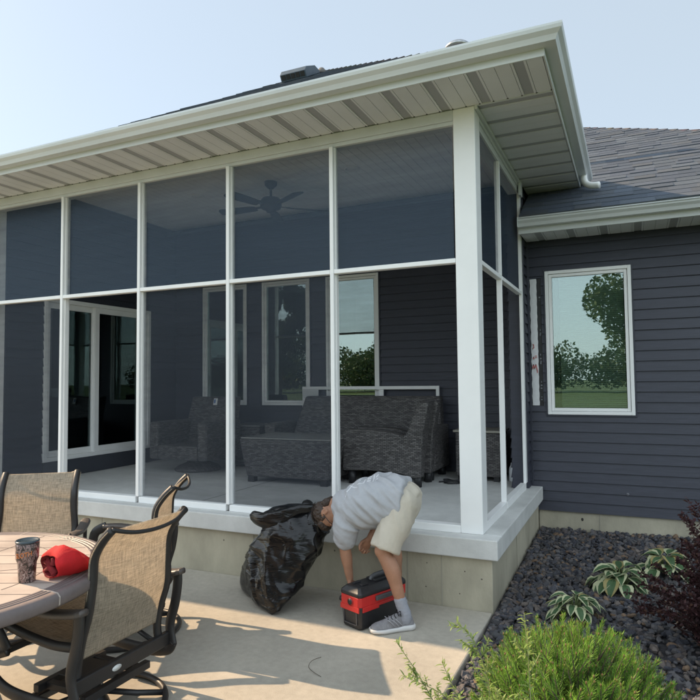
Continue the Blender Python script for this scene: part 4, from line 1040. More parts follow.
# ------------------------------------------------------------------ the man, bending over
man = thing('person', 'person bending far forward in grey T-shirt and beige shorts, reaching behind the red box', 'person', (-.5, -.42, 0))
fdir = Vector((-.953, -.303, 0)); ldir = Vector((.303, -.953, 0))
skin = mat('skin', (.36, .185, .115), .5, var=.12, vscale=14, bump=.05, bscale=120, spec=.4)
skin.node_tree.nodes['Principled BSDF'].inputs['Subsurface Weight'].default_value = .06
skin.node_tree.nodes['Principled BSDF'].inputs['Subsurface Radius'].default_value = (.02, .008, .004)
def limb(mb, pts, n=16):
    pts_ = cat([q[:3] for q in pts], 6); rs = []
    m = len(pts)-1
    for i in range(len(pts_)):
        t_ = i/(len(pts_)-1)*m; k = min(int(t_), m-1); f = t_-k; f = f*f*(3-2*f); rs.append(pts[k][3]+(pts[k+1][3]-pts[k][3])*f)
    mb.tube(pts_, rs, n)
    for q in (pts[0], pts[-1]): mb.ell(q[:3], (q[3]*.97,)*3, 14, 9)
def oval_loft(mb, rows, side, n=28):
    """rows: (centre, radius across 'side', radius in the other direction)"""
    P_ = cat([r_[0] for r_ in rows], 5); rings = []; m = len(rows)-1
    for i, q in enumerate(P_):
        t_ = i/(len(P_)-1)*m; k = min(int(t_), m-1); f = t_-k; ra = rows[k][1]+(rows[k+1][1]-rows[k][1])*f; rb = rows[k][2]+(rows[k+1][2]-rows[k][2])*f
        d = (P_[min(i+1, len(P_)-1)]-P_[max(i-1, 0)]).normalized(); b = d.cross(side).normalized(); a = b.cross(d)
        rings.append([q+a*ra*math.copysign(abs(math.cos(x))**.9, math.cos(x))+b*rb*math.copysign(abs(math.sin(x))**.9, math.sin(x)) for x in [2*math.pi*j/n for j in range(n)]])
    mb.loft(rings)
def hand(mb, wrist, pt, pn, curl, spread=.17, s=1.0, thumb=1):
    """palm with five curled fingers: pt points along the palm, pn out of the palm's inner face"""
    pt = Vector(pt).normalized(); pn = Vector(pn); pn = (pn-pt*pn.dot(pt)).normalized(); ac = pt.cross(pn)*thumb; w = Vector(wrist)
    oval = [(w, .026*s, .019*s), (w+pt*.03*s, .035*s, .018*s), (w+pt*.065*s, .041*s, .016*s), (w+pt*.088*s, .039*s, .013*s)]
    oval_loft(mb, oval, ac, 16)
    for k, (off, ln, rr_) in enumerate(((.030, .070, .0088), (.010, .078, .0092), (-.010, .073, .0088), (-.029, .057, .0078))):
        q = w+pt*(.082-.006*abs(k-1))*s+ac*off*s; d = (pt+ac*off*spread*12*.3).normalized(); pts = [(w+pt*.05*s+ac*off*s*.9, rr_*s), (q, rr_*1.05*s)]; ang = curl*.6
        for j, f in enumerate((.45, .32, .25)):
            dd = (d*math.cos(ang)+pn*math.sin(ang)); q = q+dd*ln*f*s; pts.append((q, rr_*(1-.1*(j+1))*s)); ang += curl*(.9, .8, .5)[j]
        mb.tube([v for v, _ in pts], [r_ for _, r_ in pts], 9); mb.ell(pts[-1][0], (pts[-1][1],)*3, 9, 6)
    q0 = w+pt*.022*s+ac*.026*s; d = (ac*.75+pt*.62+pn*.45).normalized(); q1 = q0+d*.036*s; q2 = q1+(d*.6+pt*.5+pn*.45).normalized()*.030*s; q3 = q2+(pt*.6+pn*.75-ac*.15).normalized()*.024*s
    mb.tube([w+pt*.012*s+ac*.010*s, q0, q1, q2, q3], [.014*s, .0135*s, .011*s, .010*s, .0085*s], 9); mb.ell(q3, (.0085*s,)*3, 9, 6)
V = Vector
hipL, kneeL, ankL = V((-.425, -.490, .80)), V((-.535, -.600, .50)), V((-.392, -.585, .095))
hipR, kneeR, ankR = V((-.46, -.335, .80)), V((-.61, -.27, .50)), V((-.575, -.205, .095))
shL, elL, wrL = V((-.815, -.575, .735)), V((-.835, -.555, .47)), V((-.812, -.53, .255))
shR, elR, wrR = V((-.865, -.36, .735)), V((-.615, -.40, .665)), V((-.690, -.455, .525))
bd = MB()
for h_, k_, a_, ft_ in ((hipL, kneeL, ankL, V((-.47, -.655, .035))), (hipR, kneeR, ankR, V((-.67, -.235, .035)))):
    d = (a_-k_); back = V((-d.z, 0, d.x)).normalized(); back = back if back.x > 0 else -back
    limb(bd, [(*h_, .085), (*(h_.lerp(k_, .5)), .078), (*(h_.lerp(k_, .9)), .058), (*k_, .054), (*(k_.lerp(a_, .10)), .050), (*(k_.lerp(a_, .32)+back*.014), .054), (*(k_.lerp(a_, .6)+back*.006), .042), (*(k_.lerp(a_, .88)), .031), (*a_, .033)])
    bd.ell(k_+V((-.012, -.008, -.005)), (.044, .042, .05))
    limb(bd, [(*a_, .034), (*(a_+V((.006, .003, -.045))), .027), (*(a_.lerp(ft_, .6)-V((0, 0, .02))), .026), (*ft_, .02)])
oval_loft(bd, [(V((-.42, -.415, .795)), .15, .10), (V((-.52, -.43, .80)), .15, .11), (V((-.66, -.45, .775)), .165, .125), (V((-.78, -.47, .745)), .17, .115), (V((-.86, -.48, .735)), .13, .08)], ldir)
limb(bd, [(*shL, .060), (*(shL.lerp(elL, .45)), .050), (*(shL.lerp(elL, .9)), .040), (*elL, .039), (*(elL.lerp(wrL, .28)), .041), (*(elL.lerp(wrL, .7)), .031), (*wrL, .025)])
limb(bd, [(*shR, .060), (*(shR.lerp(elR, .5)), .048), (*elR, .039), (*(elR.lerp(wrR, .3)), .040), (*(elR.lerp(wrR, .75)), .029), (*wrR, .025)])
hand(bd, wrL, V((.12, .05, -1)), V((.9, .2, 0)), .55, thumb=-1)
hand(bd, wrR, V((-.50, -.12, -.80)), V((.55, -.62, -.3)), 1.35, s=1.0, thumb=1)
# neck and head
cdir = V((-.74, -.02, -.67)).normalized(); nface = V((.66, -.12, -.74)); nface = (nface-cdir*nface.dot(cdir)).normalized(); side = cdir.cross(nface).normalized()
side = side if side.y < 0 else -side
hc_ = V((-.974, -.50, .690))
rotm = Matrix((side, nface, cdir)).transposed()   # local x=side(left), y=face, z=crown
limb(bd, [(-.86, -.48, .745, .065), (-.912, -.487, .745, .056), tuple(hc_-cdir*.065-nface*.02)+(.052,)])
bd.ell(hc_+cdir*.028-nface*.012, (.074, .094, .088), 22, 14, rotm)
bd.ell(hc_-cdir*.035+nface*.028, (.060, .066, .078), 18, 12, rotm)
bd.ell(hc_-cdir*.092+nface*.058, (.032, .028, .026), 14, 9, rotm)      # chin
bd.ell(hc_-cdir*.082+nface*.02, (.056, .05, .03), 14, 9, rotm)        # jaw
bd.tube([hc_+nface*.082+cdir*.012, hc_+nface*.097-cdir*.012, hc_+nface*.108-cdir*.034, hc_+nface*.09-cdir*.042], [.009, .011, .014, .010], 9)   # nose
bd.ell(hc_+nface*.082+cdir*.026, (.05, .014, .011), 12, 7, rotm)      # brow
for t_, r_ in ((-.062, .0075), (-.072, .008)): bd.ell(hc_+nface*.089+cdir*t_, (.024, .008, r_), 10, 6, rotm)   # lips
for s in (-1, 1):
    e = hc_+side*s*.074-nface*.008-cdir*.008
    for k in range(9):
        an = -2.2+k*.55; bd.ell(e+nface*(-.004-.017*math.sin(an)*.8)+cdir*(.026*math.cos(an)), (.008, .009, .009), 8, 6, rotm)
    bd.ell(e+nface*.002-cdir*.01, (.006, .012, .02), 9, 6, rotm)
body_o = remesh(bd, 'body', skin, man, .0045, 5, .5)
# T-shirt
tee = mat('grey_tee', (.40, .405, .425), .85, var=.05, vscale=30, bump=.25, bscale=260, spec=.2)
sb = MB()
oval_loft(sb, [(V((-.44, -.417, .80)), .196, .150), (V((-.50, -.425, .802)), .188, .150), (V((-.60, -.44, .795)), .186, .157), (V((-.70, -.455, .765)), .192, .155), (V((-.79, -.47, .748)), .190, .142), (V((-.865, -.482, .745)), .150, .108), (V((-.925, -.488, .748)), .072, .070)], ldir, 36)
limb(sb, [(*(shL+V((.02, .03, .01))), .092), (*(shL.lerp(elL, .35)), .080), (*(shL.lerp(elL, .76)), .072)])
limb(sb, [(*(shR+V((.01, -.03, .01))), .090), (*(shR.lerp(elR, .35)), .078), (*(shR.lerp(elR, .7)), .070)])
def teew(co, n):
    w = V((co.x-.5, co.y-.42, co.z))
    d1 = w.x*9+w.z*13; 
    f = math.exp(-((w.x+.60)/.16)**2)
    r1 = (1-abs(noise.noise(V((w.x*7+w.z*9, w.y*5, w.z*3-w.x*2))))*2)
    r2 = (1-abs(noise.noise(V((w.x*14+w.z*16, w.y*9, w.z*5-w.x*4))))*2.4)
    r3 = max(0, 1-abs(noise.noise(V((w.x*5+w.z*7+w.y*2, w.y*3, 2))))*3.5)
    return .012*r1*(.4+f)+.006*r2+.016*r3*(.3+f)+.010*noise.noise(V((w.x*6, w.y*6, w.z*6)))+.007*f*math.sin(d1*4.2)*(.4+.6*abs(noise.noise(w*6)))
to_ = remesh(sb, 'tshirt', tee, man, .006, 7, .5, teew)
# beige shorts
sh_m = mat('beige_shorts', (.52, .47, .39), .85, var=.05, vscale=24, bump=.2, bscale=240, spec=.2)
sb = MB()
oval_loft(sb, [(V((-.60, -.44, .785)), .150, .115), (V((-.50, -.425, .795)), .155, .122), (V((-.42, -.413, .79)), .16, .124), (V((-.365, -.405, .775)), .12, .09)], ldir, 30)
sb.ell(V((-.45, -.415, .775)), (.112, .155, .125), 20, 14)
for h_, k_ in ((hipL, kneeL), (hipR, kneeR)):
    e = k_.lerp(h_, .03)
    pts = cat([h_+V((-.005, 0, .0)), h_.lerp(k_, .5)+V((.004, 0, 0)), e+V((.012, .004, -.005))], 6); sb.tube(pts, [.104-.008*i/(len(pts)-1) for i in range(len(pts))], 24); sb.ell(pts[0], (.103, .103, .103), 20, 12)
def shw(co, n):
    w = V((co.x, co.y, co.z)); return .010*(1-abs(noise.noise(V((w.x*11+w.z*3, w.y*9, w.z*2.5-w.x*2))))*2)+.012*noise.noise(w*4.5)
remesh(sb, 'shorts', sh_m, man, .006, 4, .5, shw)
# hem stitch line, belt edge kept out; hair
hair = mat('dark_hair', (.042, .026, .018), .55, var=.4, vscale=60, bump=.6, bscale=120, stretch=(1, 1, 1))
hb_ = MB()
hb_.ell(hc_+cdir*.040-nface*.030, (.080, .086, .088), 22, 14, rotm)
hb_.ell(hc_+cdir*.085+nface*.030, (.066, .058, .040), 18, 12, rotm)
hb_.ell(hc_-cdir*.03-nface*.062, (.066, .036, .05), 16, 10, rotm)
for s in (-1, 1): hb_.ell(hc_+side*s*.066+cdir*.030+nface*.012, (.010, .014, .022), 10, 7, rotm)
remesh(hb_, 'hair', hair, man, .005, 3, .5, lambda co, n: .006*noise.noise(V((co.x*70, co.y*60, co.z*70)))+.006*noise.noise(co*24))
random.seed(4); hs_ = MB()
for k in range(420):
    u = random.uniform(-1, 1); v = random.uniform(-1.5, 2.6); d = V((u*.9, math.sin(v), math.cos(v)))
    d.normalize(); 
    if d.y > .35 and d.z < .55: continue
    if d.z < -.45: continue
    q = hc_+cdir*.040-nface*.026+rotm @ V((d.x*.079, d.y*.094, d.z*.090)); o_ = rotm @ d; tdir = (nface*.8-cdir*.35+side*random.uniform(-.4, .4)); tdir = (tdir-o_*tdir.dot(o_)).normalized()
    hs_.tube([q, q+o_*.006+tdir*.014, q+o_*.005+tdir*.03], [.0022, .0018, .0006], 4)
hs_.build('hair_strand', hair, COL.objects['hair'])['kind'] = 'stuff'
# eyes and sunglasses
m_ = MB()
for s in (-1, 1): m_.ell(hc_+nface*.082+side*s*.030+cdir*.006, (.011, .006, .008), 10, 7, rotm)
m_.build('eyes', mat('eye', (.6, .58, .55), .3), man)
gl_ = MB()
for s in (-1, 1):
    c = hc_+nface*.096+side*s*.032+cdir*.006
    gl_.ell(c, (.028, .004, .019), 14, 8, rotm); gl_.tube([c+side*s*.026, c+side*s*.046-nface*.03, hc_+side*s*.080-nface*.004+cdir*.012], .0028, 6)
gl_.tube([hc_+nface*.10+side*.008+cdir*.01, hc_+nface*.10-side*.008+cdir*.01], .003, 6)
gl_.build('sunglasses', mat('black_gloss', (.01, .01, .012), .12), man)
# white line print on the back of the shirt, laid on the cloth
dg = bpy.context.evaluated_depsgraph_get(); bvh = BVHTree.FromObject(to_, dg); off = ORG[man.name]
pr = MB(); prm = mat('white_print', (.72, .72, .74), .7)
def onshirt(u, v):
    """u along the spine from the neck, v across the back"""
    base = V((-.86, -.48, 1.2))+V((.95*u, .15*u, 0))+ldir*v-off; hit = bvh.ray_cast(base, V((0, 0, -1)))
    if hit[0] is None: return None
    return hit[0]+off+hit[1]*.0012, hit[1]
def pline(pts, w=.004):
    P_ = []
    for (a, b), (c, d) in zip(pts[:-1], pts[1:]):
        n = max(2, int(math.hypot(c-a, d-b)/.008))
        for k in range(n): P_.append((a+(c-a)*k/n, b+(d-b)*k/n))
    P_.append(pts[-1]); R3 = []
    for i, (a, b) in enumerate(P_):
        h = onshirt(a, b)
        if not h: continue
        c, d = P_[min(i+1, len(P_)-1)]; e, f = P_[max(i-1, 0)]; l = math.hypot(c-e, d-f) or 1; px, py = -(d-f)/l*w/2, (c-e)/l*w/2
        q = V((.95*px, .15*px, 0))+ldir*py; q -= h[1]*q.dot(h[1]); R3.append([h[0]-q, h[0]+q, h[0]+q-h[1]*.001, h[0]-q-h[1]*.001])
    if len(R3) > 1: pr.loft(R3, sm=False)
pline([(.02, .150), (.055, .085), (.105, .135)], .007); pline([(.04, .06), (.055, .085), (.085, .02)], .006)
pline([(.105, .12), (.15, .115), (.155, .03)], .006); pline([(.10, .08), (.12, .06), (.105, .035), (.125, .02)], .005)
for k in range(3): pline([(.175, .09-.035*k), (.195, .088-.035*k), (.195, .072-.035*k), (.175, .074-.035*k), (.175, .09-.035*k)], .005)
pline([(.215, .10), (.218, -.02)], .005); pline([(.232, .09), (.245, .05)], .005); pline([(.235, .03), (.25, .0)], .005)
if pr.v: pr.build('back_print', prm, to_)
# socks and sneakers
sock = mat('grey_sock', (.30, .31, .35), .9, bump=.3, bscale=300)
shoe_g = mat('grey_shoe', (.22, .215, .225), .7, var=.2, vscale=40, bump=.4, bscale=300); sole_m = mat('white_sole', (.62, .61, .60), .6); lace_m = M['black_plastic']
for a_, k_, toe in ((ankL, kneeL, V((-.572, -.735, 0))), (ankR, kneeR, V((-.785, -.27, 0)))):
    sb = MB(); up = (k_-a_).normalized()
    limb(sb, [(*(a_+up*.10), .041), (*(a_+up*.05), .040), (*(a_), .042), (*(a_-V((0, 0, .03))), .043)])
    remesh(sb, 'sock', sock, man, .005, 3, .5, lambda co, n: .002*noise.noise(V((co.x*40, co.y*40, co.z*90))))
    heel = V((a_.x, a_.y, 0)); d = (toe-heel).normalized(); s_ = V((-d.y, d.x, 0)); h0 = heel-d*.055; ln = (toe-h0).length
    prof = [(0, .022, .03), (.03, .036, .055), (.10, .038, .07), (.25, .036, .085), (.42, .038, .082), (.58, .043, .062), (.74, .049, .047), (.88, .046, .038), (.96, .034, .028), (1, .016, .02)]
    sb = MB(); rings = []
    for t_, w, h in prof:
        c = h0+d*ln*t_; ring = []
        for j in range(20):
            th = 2*math.pi*j/20; ring.append(c+s_*w*math.cos(th)*(1 if math.sin(th) < .3 else .86)+V((0, 0, .026+(h*math.sin(th) if math.sin(th) > 0 else .004*math.sin(th)))))
        rings.append(ring)
    sb.loft(rings); sh_o = sb.build('shoe', shoe_g, man)
    sb = MB(); rings = []
    for t_, w, h in prof:
        c = h0+d*(ln*t_+(-.006 if t_ < .05 else .006 if t_ > .95 else 0)); lift = .012*max(0, t_-.8)*4+.010*max(0, .1-t_)*6; ww = w+.007; hh = .034 if t_ < .35 else .028
        rings.append([c+s_*x*ww+V((0, 0, z)) for x, z in ((-.85, .002+lift), (.85, .002+lift), (1, .012+lift), (1, hh), (.9, hh+.002), (-.9, hh+.002), (-1, hh), (-1, .012+lift))])
    sb.loft(rings); sb.build('sole', sole_m, sh_o)
    sb = MB()
    for k in range(5):
        t_ = .36+.075*k; z = .026+.082-(k*.010)+.004; c = h0+d*ln*t_; sb.tube([c+s_*.026+V((0, 0, z-.014)), c+s_*.012+V((0, 0, z-.001))+d*.008, c+V((0, 0, z+.002)), c-s_*.012+V((0, 0, z-.001))-d*.008, c-s_*.026+V((0, 0, z-.014))], .0032, 6)
    c = h0+d*ln*.34+V((0, 0, .115)); sb.tube(cat([c, c+s_*.03+V((0, 0, .012)), c+s_*.045-V((0, 0, .012)), c+s_*.02-V((0, 0, .006))]), .003, 6); sb.tube(cat([c, c-s_*.03+V((0, 0, .014)), c-s_*.045-V((0, 0, .014)), c-s_*.02]), .003, 6)
    sb.build('lace', lace_m, sh_o)
    sb = MB()
    for sg in (-1, 1):
        for k in range(3):
            t_ = .30+.09*k; c = h0+d*ln*t_; sb.tube([c+s_*sg*.041+V((0, 0, .04)), c+d*.02+s_*sg*.0385+V((0, 0, .062)), c+d*.045+s_*sg*.033+V((0, 0, .084))], .0026, 6)
    sb.build('stripe', mat('shoe_stripe', (.36, .36, .38), .5), sh_o)
# ------------------------------------------------------------------ plants
def leafblade(mb, base, d, up, ln, w, droop=.5, fold=.25, cols=None, n=5, prof=None):
    """a leaf as a folded strip: margin column, inner columns"""
    d = d.normalized(); s = d.cross(up).normalized(); up2 = s.cross(d).normalized(); prof = prof or [.0, .55, .95, 1.0, .72, .0]
    pts = []; q = Vector(base); a = 0
    for i in range(len(prof)):
        t_ = i/(len(prof)-1); w_ = w*prof[i]; row = []
        for c, x in enumerate((-1, -.55, 0, .55, 1)): row.append(q+s*x*w_+up2*(abs(x)*w_*fold))
        pts.append(row); a += droop/(len(prof)-1); dd = (d*math.cos(a)-up2*math.sin(a)); q = q+dd*ln/(len(prof)-1)
    for i in range(len(prof)-1):
        for c in range(4):
            mb.cc = cols[0] if c in (0, 3) else cols[1]
            mb.add([pts[i][c], pts[i][c+1], pts[i+1][c+1], pts[i+1][c]], [(0, 1, 2, 3)], True)
UPV = Vector((0, 0, 1))
def hosta(x, y, rad, nl, label, seed, wl=.033):
    random.seed(seed); z = gz(x, y); t_ = thing('hosta', label, 'plant', (x, y, z), 'variegated hostas in the slate bed')
    mb = MB(); st_ = MB()
    for k in range(nl):
        a = k*2.39996+random.uniform(-.6, .6); ring = min(1, (k+1)/nl*random.uniform(.7, 1.15)); r0 = rad*(.12+.42*ring)*random.uniform(.75, 1.15); hgt = .14*(1-ring*.6)+random.uniform(-.015, .04)
        d = Vector((math.cos(a), math.sin(a), 0)); b = Vector((x, y, z))+d*r0+UPV*hgt
        st_.tube([Vector((x, y, z))+d*.01, Vector((x, y, z))+d*r0*.6+UPV*hgt*.8, b], [.004, .0035, .003], 5)
        g_ = random.uniform(.8, 1.15); gr = (.085*g_, .155*g_, .07*g_); cr = (.60*g_, .61*g_, .38*g_)
        if random.random() < .08: cr = (.42, .35, .15)
        leafblade(mb, b, d+UPV*(.55-.75*ring), UPV, rad*random.uniform(.42, .60), wl*random.uniform(1.0, 1.45), random.uniform(.4, 1.8), random.uniform(.1, .45), (cr, gr), prof=[.15, .85, 1.0, .88, .52, .0])
    mb.build('foliage', M['leaf'], t_); st_.build('stems', mat('hosta_stem', (.16, .2, .08), .6), t_)
hosta(.605, .02, .235, 36, 'small hosta with cream edged leaves nearest the pine shrub', 1, .030)
hosta(.875, .66, .31, 34, 'largest hosta with broad white edged leaves in the middle of the slate bed', 2, .042)
hosta(1.20, 1.12, .27, 22, 'hosta with white edged leaves half behind the purple shrub', 3, .046)

def needle_shrub(cx, cy, rx, hgt, nsh, label, seed):
    random.seed(seed); z = gz(cx, cy); t_ = thing('dwarf_pine', label, 'shrub', (cx, cy, z))
    mb = MB(); br = MB()
    for k in range(nsh):
        a = random.random()*6.283; rr_ = math.sqrt(random.random()); el = rr_
        hh = hgt*(math.sqrt(max(0, 1-el**2.4)))*random.uniform(.72, 1.08)+.06
        tip = Vector((cx+rx*rr_*math.cos(a), cy+rx*rr_*math.sin(a), z+hh))
        if random.random() < .25: tip = Vector((cx+(tip.x-cx)*.7, cy+(tip.y-cy)*.7, z+hh*.62))
        dirn = (Vector((math.cos(a)*rr_*.62, math.sin(a)*rr_*.62, 1.0-.25*rr_))+Vector((random.gauss(0, .2), random.gauss(0, .2), 0))).normalized()
        ln = random.uniform(.075, .15); b = tip-dirn*ln
        br.tube([b-dirn*.05, b, tip], [.004, .0035, .002], 5)
        if k % 6 == 0: br.tube([Vector((cx+.15*(tip.x-cx), cy+.15*(tip.y-cy), z)), b.lerp(Vector((cx, cy, z)), .35)+UPV*.02, b], [.008, .006, .004], 5)
        side_ = dirn.cross(UPV if abs(dirn.z) < .95 else Vector((1, 0, 0))).normalized(); oth = dirn.cross(side_)
        fresh = random.random(); nn = 92
        for i in range(nn):
            t2 = i/nn; an = i*2.4+random.random(); q = b+dirn*ln*(t2*1.3-.36); o_ = side_*math.cos(an)+oth*math.sin(an)
            nd = (dirn*(.6+.8*t2)+o_*(1.15-.45*t2)).normalized(); nl_ = random.uniform(.028, .046)*(1-.25*t2); wv = nd.cross(o_+Vector((.01, .02, .03))).normalized()*.0015
            g_ = random.uniform(.7, 1.25); f = fresh*.7+t2*.5
            mb.cc = ((.082+.165*f)*g_, (.215+.225*f)*g_, (.035+.03*f)*g_)
            if random.random() < .012: mb.cc = (.22, .13, .05)
            e = q+nd*nl_; mb.add([q-wv, q+wv, e+wv*.25, e-wv*.25], [(0, 1, 2, 3)], False)
        mb.cc = (.26, .17, .08); mb.ell(tip, (.004, .004, .008), 5, 4)
    mb.build('foliage', M['needle'], t_); br.build('branches', M['bark'], t_)
needle_shrub(.735, -1.50, .485, .47, 680, 'bushy bright green dwarf pine in the sunny front of the slate bed', 8)

def barberry(cx, cy, label, seed):
    random.seed(seed); z = gz(cx, cy); t_ = thing('barberry', label, 'shrub', (cx, cy, z)); mb = MB(); br = MB()
    for k in range(150):
        a = random.random()*6.283; tall = random.random() < .16; rr_ = random.random()**.7*(.49 if not tall else .24); hgt = random.uniform(.25, .66)*(1-.45*(rr_/.5)**2) if not tall else random.uniform(.6, .9)
        d = Vector((math.cos(a), math.sin(a), 0)); b = Vector((cx, cy, z))+d*random.uniform(0, .08); m1 = b+d*rr_*.5+UPV*hgt*.75; e = b+d*rr_+UPV*hgt
        stem(mb, br, [b, m1, e], random.uniform(95, 125))
    for (ex, ey, ez) in ((1.275, -.3, .92), (1.31, -.26, .74), (1.36, -.34, .86), (1.22, -.3, .62)):
        stem(mb, br, [Vector((cx, cy, z)), Vector((cx-.06+(ex-1.3)*.5, cy, z+.4)), Vector((ex, ey, ez))], 110)
    mb.build('foliage', M['leaf'], t_); br.build('branches', mat('purple_bark', (.055, .032, .03), .9), t_)
def stem(mb, br, pts, n):
    P_ = cat(pts, 8); br.tube(P_, [.0035-.0026*i/(len(P_)-1) for i in range(len(P_))], 5)
    for i in range(int(n)):
        t_ = random.uniform(.12, 1.0)*(len(P_)-1.001); k = int(t_); q = P_[k].lerp(P_[k+1], t_-k); d = Vector((random.gauss(0, 1), random.gauss(0, 1), random.gauss(.35, .7))).normalized()
        ln = random.uniform(.018, .036); s = d.cross(Vector((random.random(), random.random(), random.random()))).normalized()*ln*.28; up = d.cross(s).normalized()
        g_ = random.uniform(.55, 1.4); mb.cc = (.066*g_, .030*g_, .032*g_) if random.random() < .9 else (.11*g_, .055*g_, .04*g_)
        mb.add([q, q+d*ln*.55+s, q+d*ln+up*.003, q+d*ln*.55-s], [(0, 1, 2, 3)], False)
barberry(1.46, -.30, 'dark purple leaved barberry shrub at the right of the slate bed', 9)
barberry_done = True

def weed(base, stems, label, seed, side_len=.07):
    """tall narrow-leaved plant: arching stems with side shoots, leaves in whorls"""
    random.seed(seed); base = Vector(base); t_ = thing('tall_weed', label, 'plant', base, 'tall narrow-leaved plants at the front of the bed'); mb = MB(); br = MB()
    def leaves(P_, dens, ln0, t0=.25):
        n = int(sum((P_[i+1]-P_[i]).length for i in range(len(P_)-1))*dens)
        for i in range(n):
            f = t0+(1-t0)*(i+random.random()*.6)/n; f = min(f, .999); u = f*(len(P_)-1); k = min(int(u), len(P_)-2); q = P_[k].lerp(P_[k+1], u-k); dr = (P_[k+1]-P_[k]).normalized()
            o_ = Vector((random.gauss(0, 1), random.gauss(0, 1), random.gauss(0, .6))); o_ = (o_-dr*o_.dot(dr)).normalized(); d = (dr*random.uniform(.5, 1.0)+o_).normalized()
            ln = ln0*random.uniform(.6, 1.2)*(1.1-.5*f); g_ = random.uniform(.8, 1.2); c = (.21*g_, .30*g_, .075*g_) if random.random() < .6 else (.28*g_, .36*g_, .11*g_)
            leafblade(mb, q, d, UPV if abs(d.z) < .9 else Vector((1, 0, 0)), ln, ln*.10+.0008, random.uniform(.2, .8), .2, (c, c), prof=[.3, 1, .8, .0])
    for pts, th in stems:
        P_ = cat([base]+[Vector(q) for q in pts], 9); m = len(P_)-1; br.tube(P_, [th*(1-.72*i/m) for i in range(m+1)], 6); leaves(P_, 120, .048, .15)
        for j in range(9):
            f = random.uniform(.3, .93); u = f*m; k = min(int(u), m-1); q = P_[k]; dr = (P_[k+1]-P_[k]).normalized(); o_ = Vector((random.gauss(0, 1), random.gauss(0, 1), random.gauss(.2, .5))); o_ = (o_-dr*o_.dot(dr)).normalized()
            ln = side_len*random.uniform(.6, 1.5)*(1.25-f); Q = cat([q, q+(dr*.6+o_*.8)*ln*.5, q+(dr*1.0+o_*1.1)*ln+UPV*.01], 5); br.tube(Q, [.0016]*len(Q), 5); leaves(Q, 260, .036, .25)
    mb.build('foliage', M['leaf'], t_); br.build('stems', mat('weed_stem', (.24, .26, .10), .6), t_)
weed((.42, -2.12, -.03), [([(.36, -2.16, .25), (.27, -2.19, .46), (.15, -2.2, .625)], .0042), ([(.40, -2.14, .22), (.35, -2.16, .42), (.17, -2.2, .50)], .0035), ([(.46, -2.15, .3), (.50, -2.18, .50), (.455, -2.2, .665), (.39, -2.2, .73)], .004),
                          ([(.38, -2.2, .2), (.30, -2.25, .34), (.20, -2.28, .40)], .0032), ([(.43, -2.2, .28), (.40, -2.22, .45), (.33, -2.2, .58)], .0032), ([(.48, -2.12, .2), (.52, -2.1, .4), (.56, -2.12, .46)], .0032)],
     'tall thin weed with arching narrow-leaved stems at the corner of the patio', 31)
weed((.66, -2.22, -.03), [([(.655, -2.22, .3), (.645, -2.2, .60), (.633, -2.2, .80)], .0042), ([(.70, -2.25, .22), (.76, -2.28, .4), (.72, -2.3, .50)], .0035), ([(.62, -2.25, .2), (.57, -2.3, .36), (.60, -2.32, .45)], .0032), ([(.72, -2.2, .25), (.80, -2.22, .42), (.86, -2.25, .46)], .0032)],
     'upright pale green weed standing in front of the dwarf pine', 32)
tw = MB(); tw.tube(cat([(-.700, -1.185, .010), (-.725, -1.25, .012), (-.712, -1.315, .008), (-.66, -1.36, .008), (-.595, -1.39, .006)]), [.0014]*33, 6)
tag(tw.build('twig', mat('twig', (.06, .045, .03), .9)), 'thin dry curved twig lying on the sunlit patio', 'twig')

# ------------------------------------------------------------------ trees and a wood beyond the lawn behind the camera (seen mirrored in the windows)
def tree(x, y, h, cw, n, label, seed, low=.2, nm='tree', col=(.085, .135, .05), grp='trees on the lawn behind the viewer'):
    random.seed(seed); t_ = thing(nm, label, 'tree', (x, y, -.16), grp)
    tr = MB(); tr.tube(cat([(x, y, -.16), (x+.1, y, h*.25), (x-.1, y+.1, h*.55), (x, y, h*.85)]), [h*.028*(1-.8*i/24) for i in range(25)], 10)
    cl = []
    for k in range(34):
        a = random.random()*6.28; v = random.uniform(low, 1); env = math.sin(math.pi*min(1, max(.05, (v-low)/(1-low)*.82+.16)))**.7
        r_ = cw*env*math.sqrt(random.random()); cl.append((Vector((x+r_*math.cos(a), y+r_*math.sin(a), h*v)), cw*random.uniform(.2, .36)))
        if k % 3 == 0: tr.tube([(x, y, h*v*.7), tuple(cl[-1][0])], [h*.008, h*.002], 6)
    tr.build('trunk', M['bark'], t_); cr_ = MB()
    for i in range(n):
        c, s_ = random.choice(cl); d = Vector((random.gauss(0, 1), random.gauss(0, 1), random.gauss(0, .75))); d = d.normalized()*random.random()**.4
        q = c+d*s_; l = random.uniform(.18, .36); a = Vector((random.gauss(0, 1), random.gauss(0, 1), random.gauss(0, 1))).normalized(); b = a.cross(Vector((random.gauss(0, 1), random.gauss(0, 1), random.gauss(0, 1)))).normalized()
        g_ = random.uniform(.6, 1.35); cr_.cc = tuple(v*g_ for v in col); cr_.add([q-a*l*.5, q+b*l*.3, q+a*l*.5, q-b*l*.3], [(0, 1, 2, 3)], False)
    cr_.build('crown', M['leaf'], t_)
tree(4.3, -29, 12.0, 4.7, 60000, 'tall leafy tree on the lawn mirrored in the wing window', 41, .06)
tree(-28.3, -38, 11.8, 3.4, 24000, 'tall lone tree mirrored in the middle porch window', 42, .25)
wd = MB(); random.seed(44)
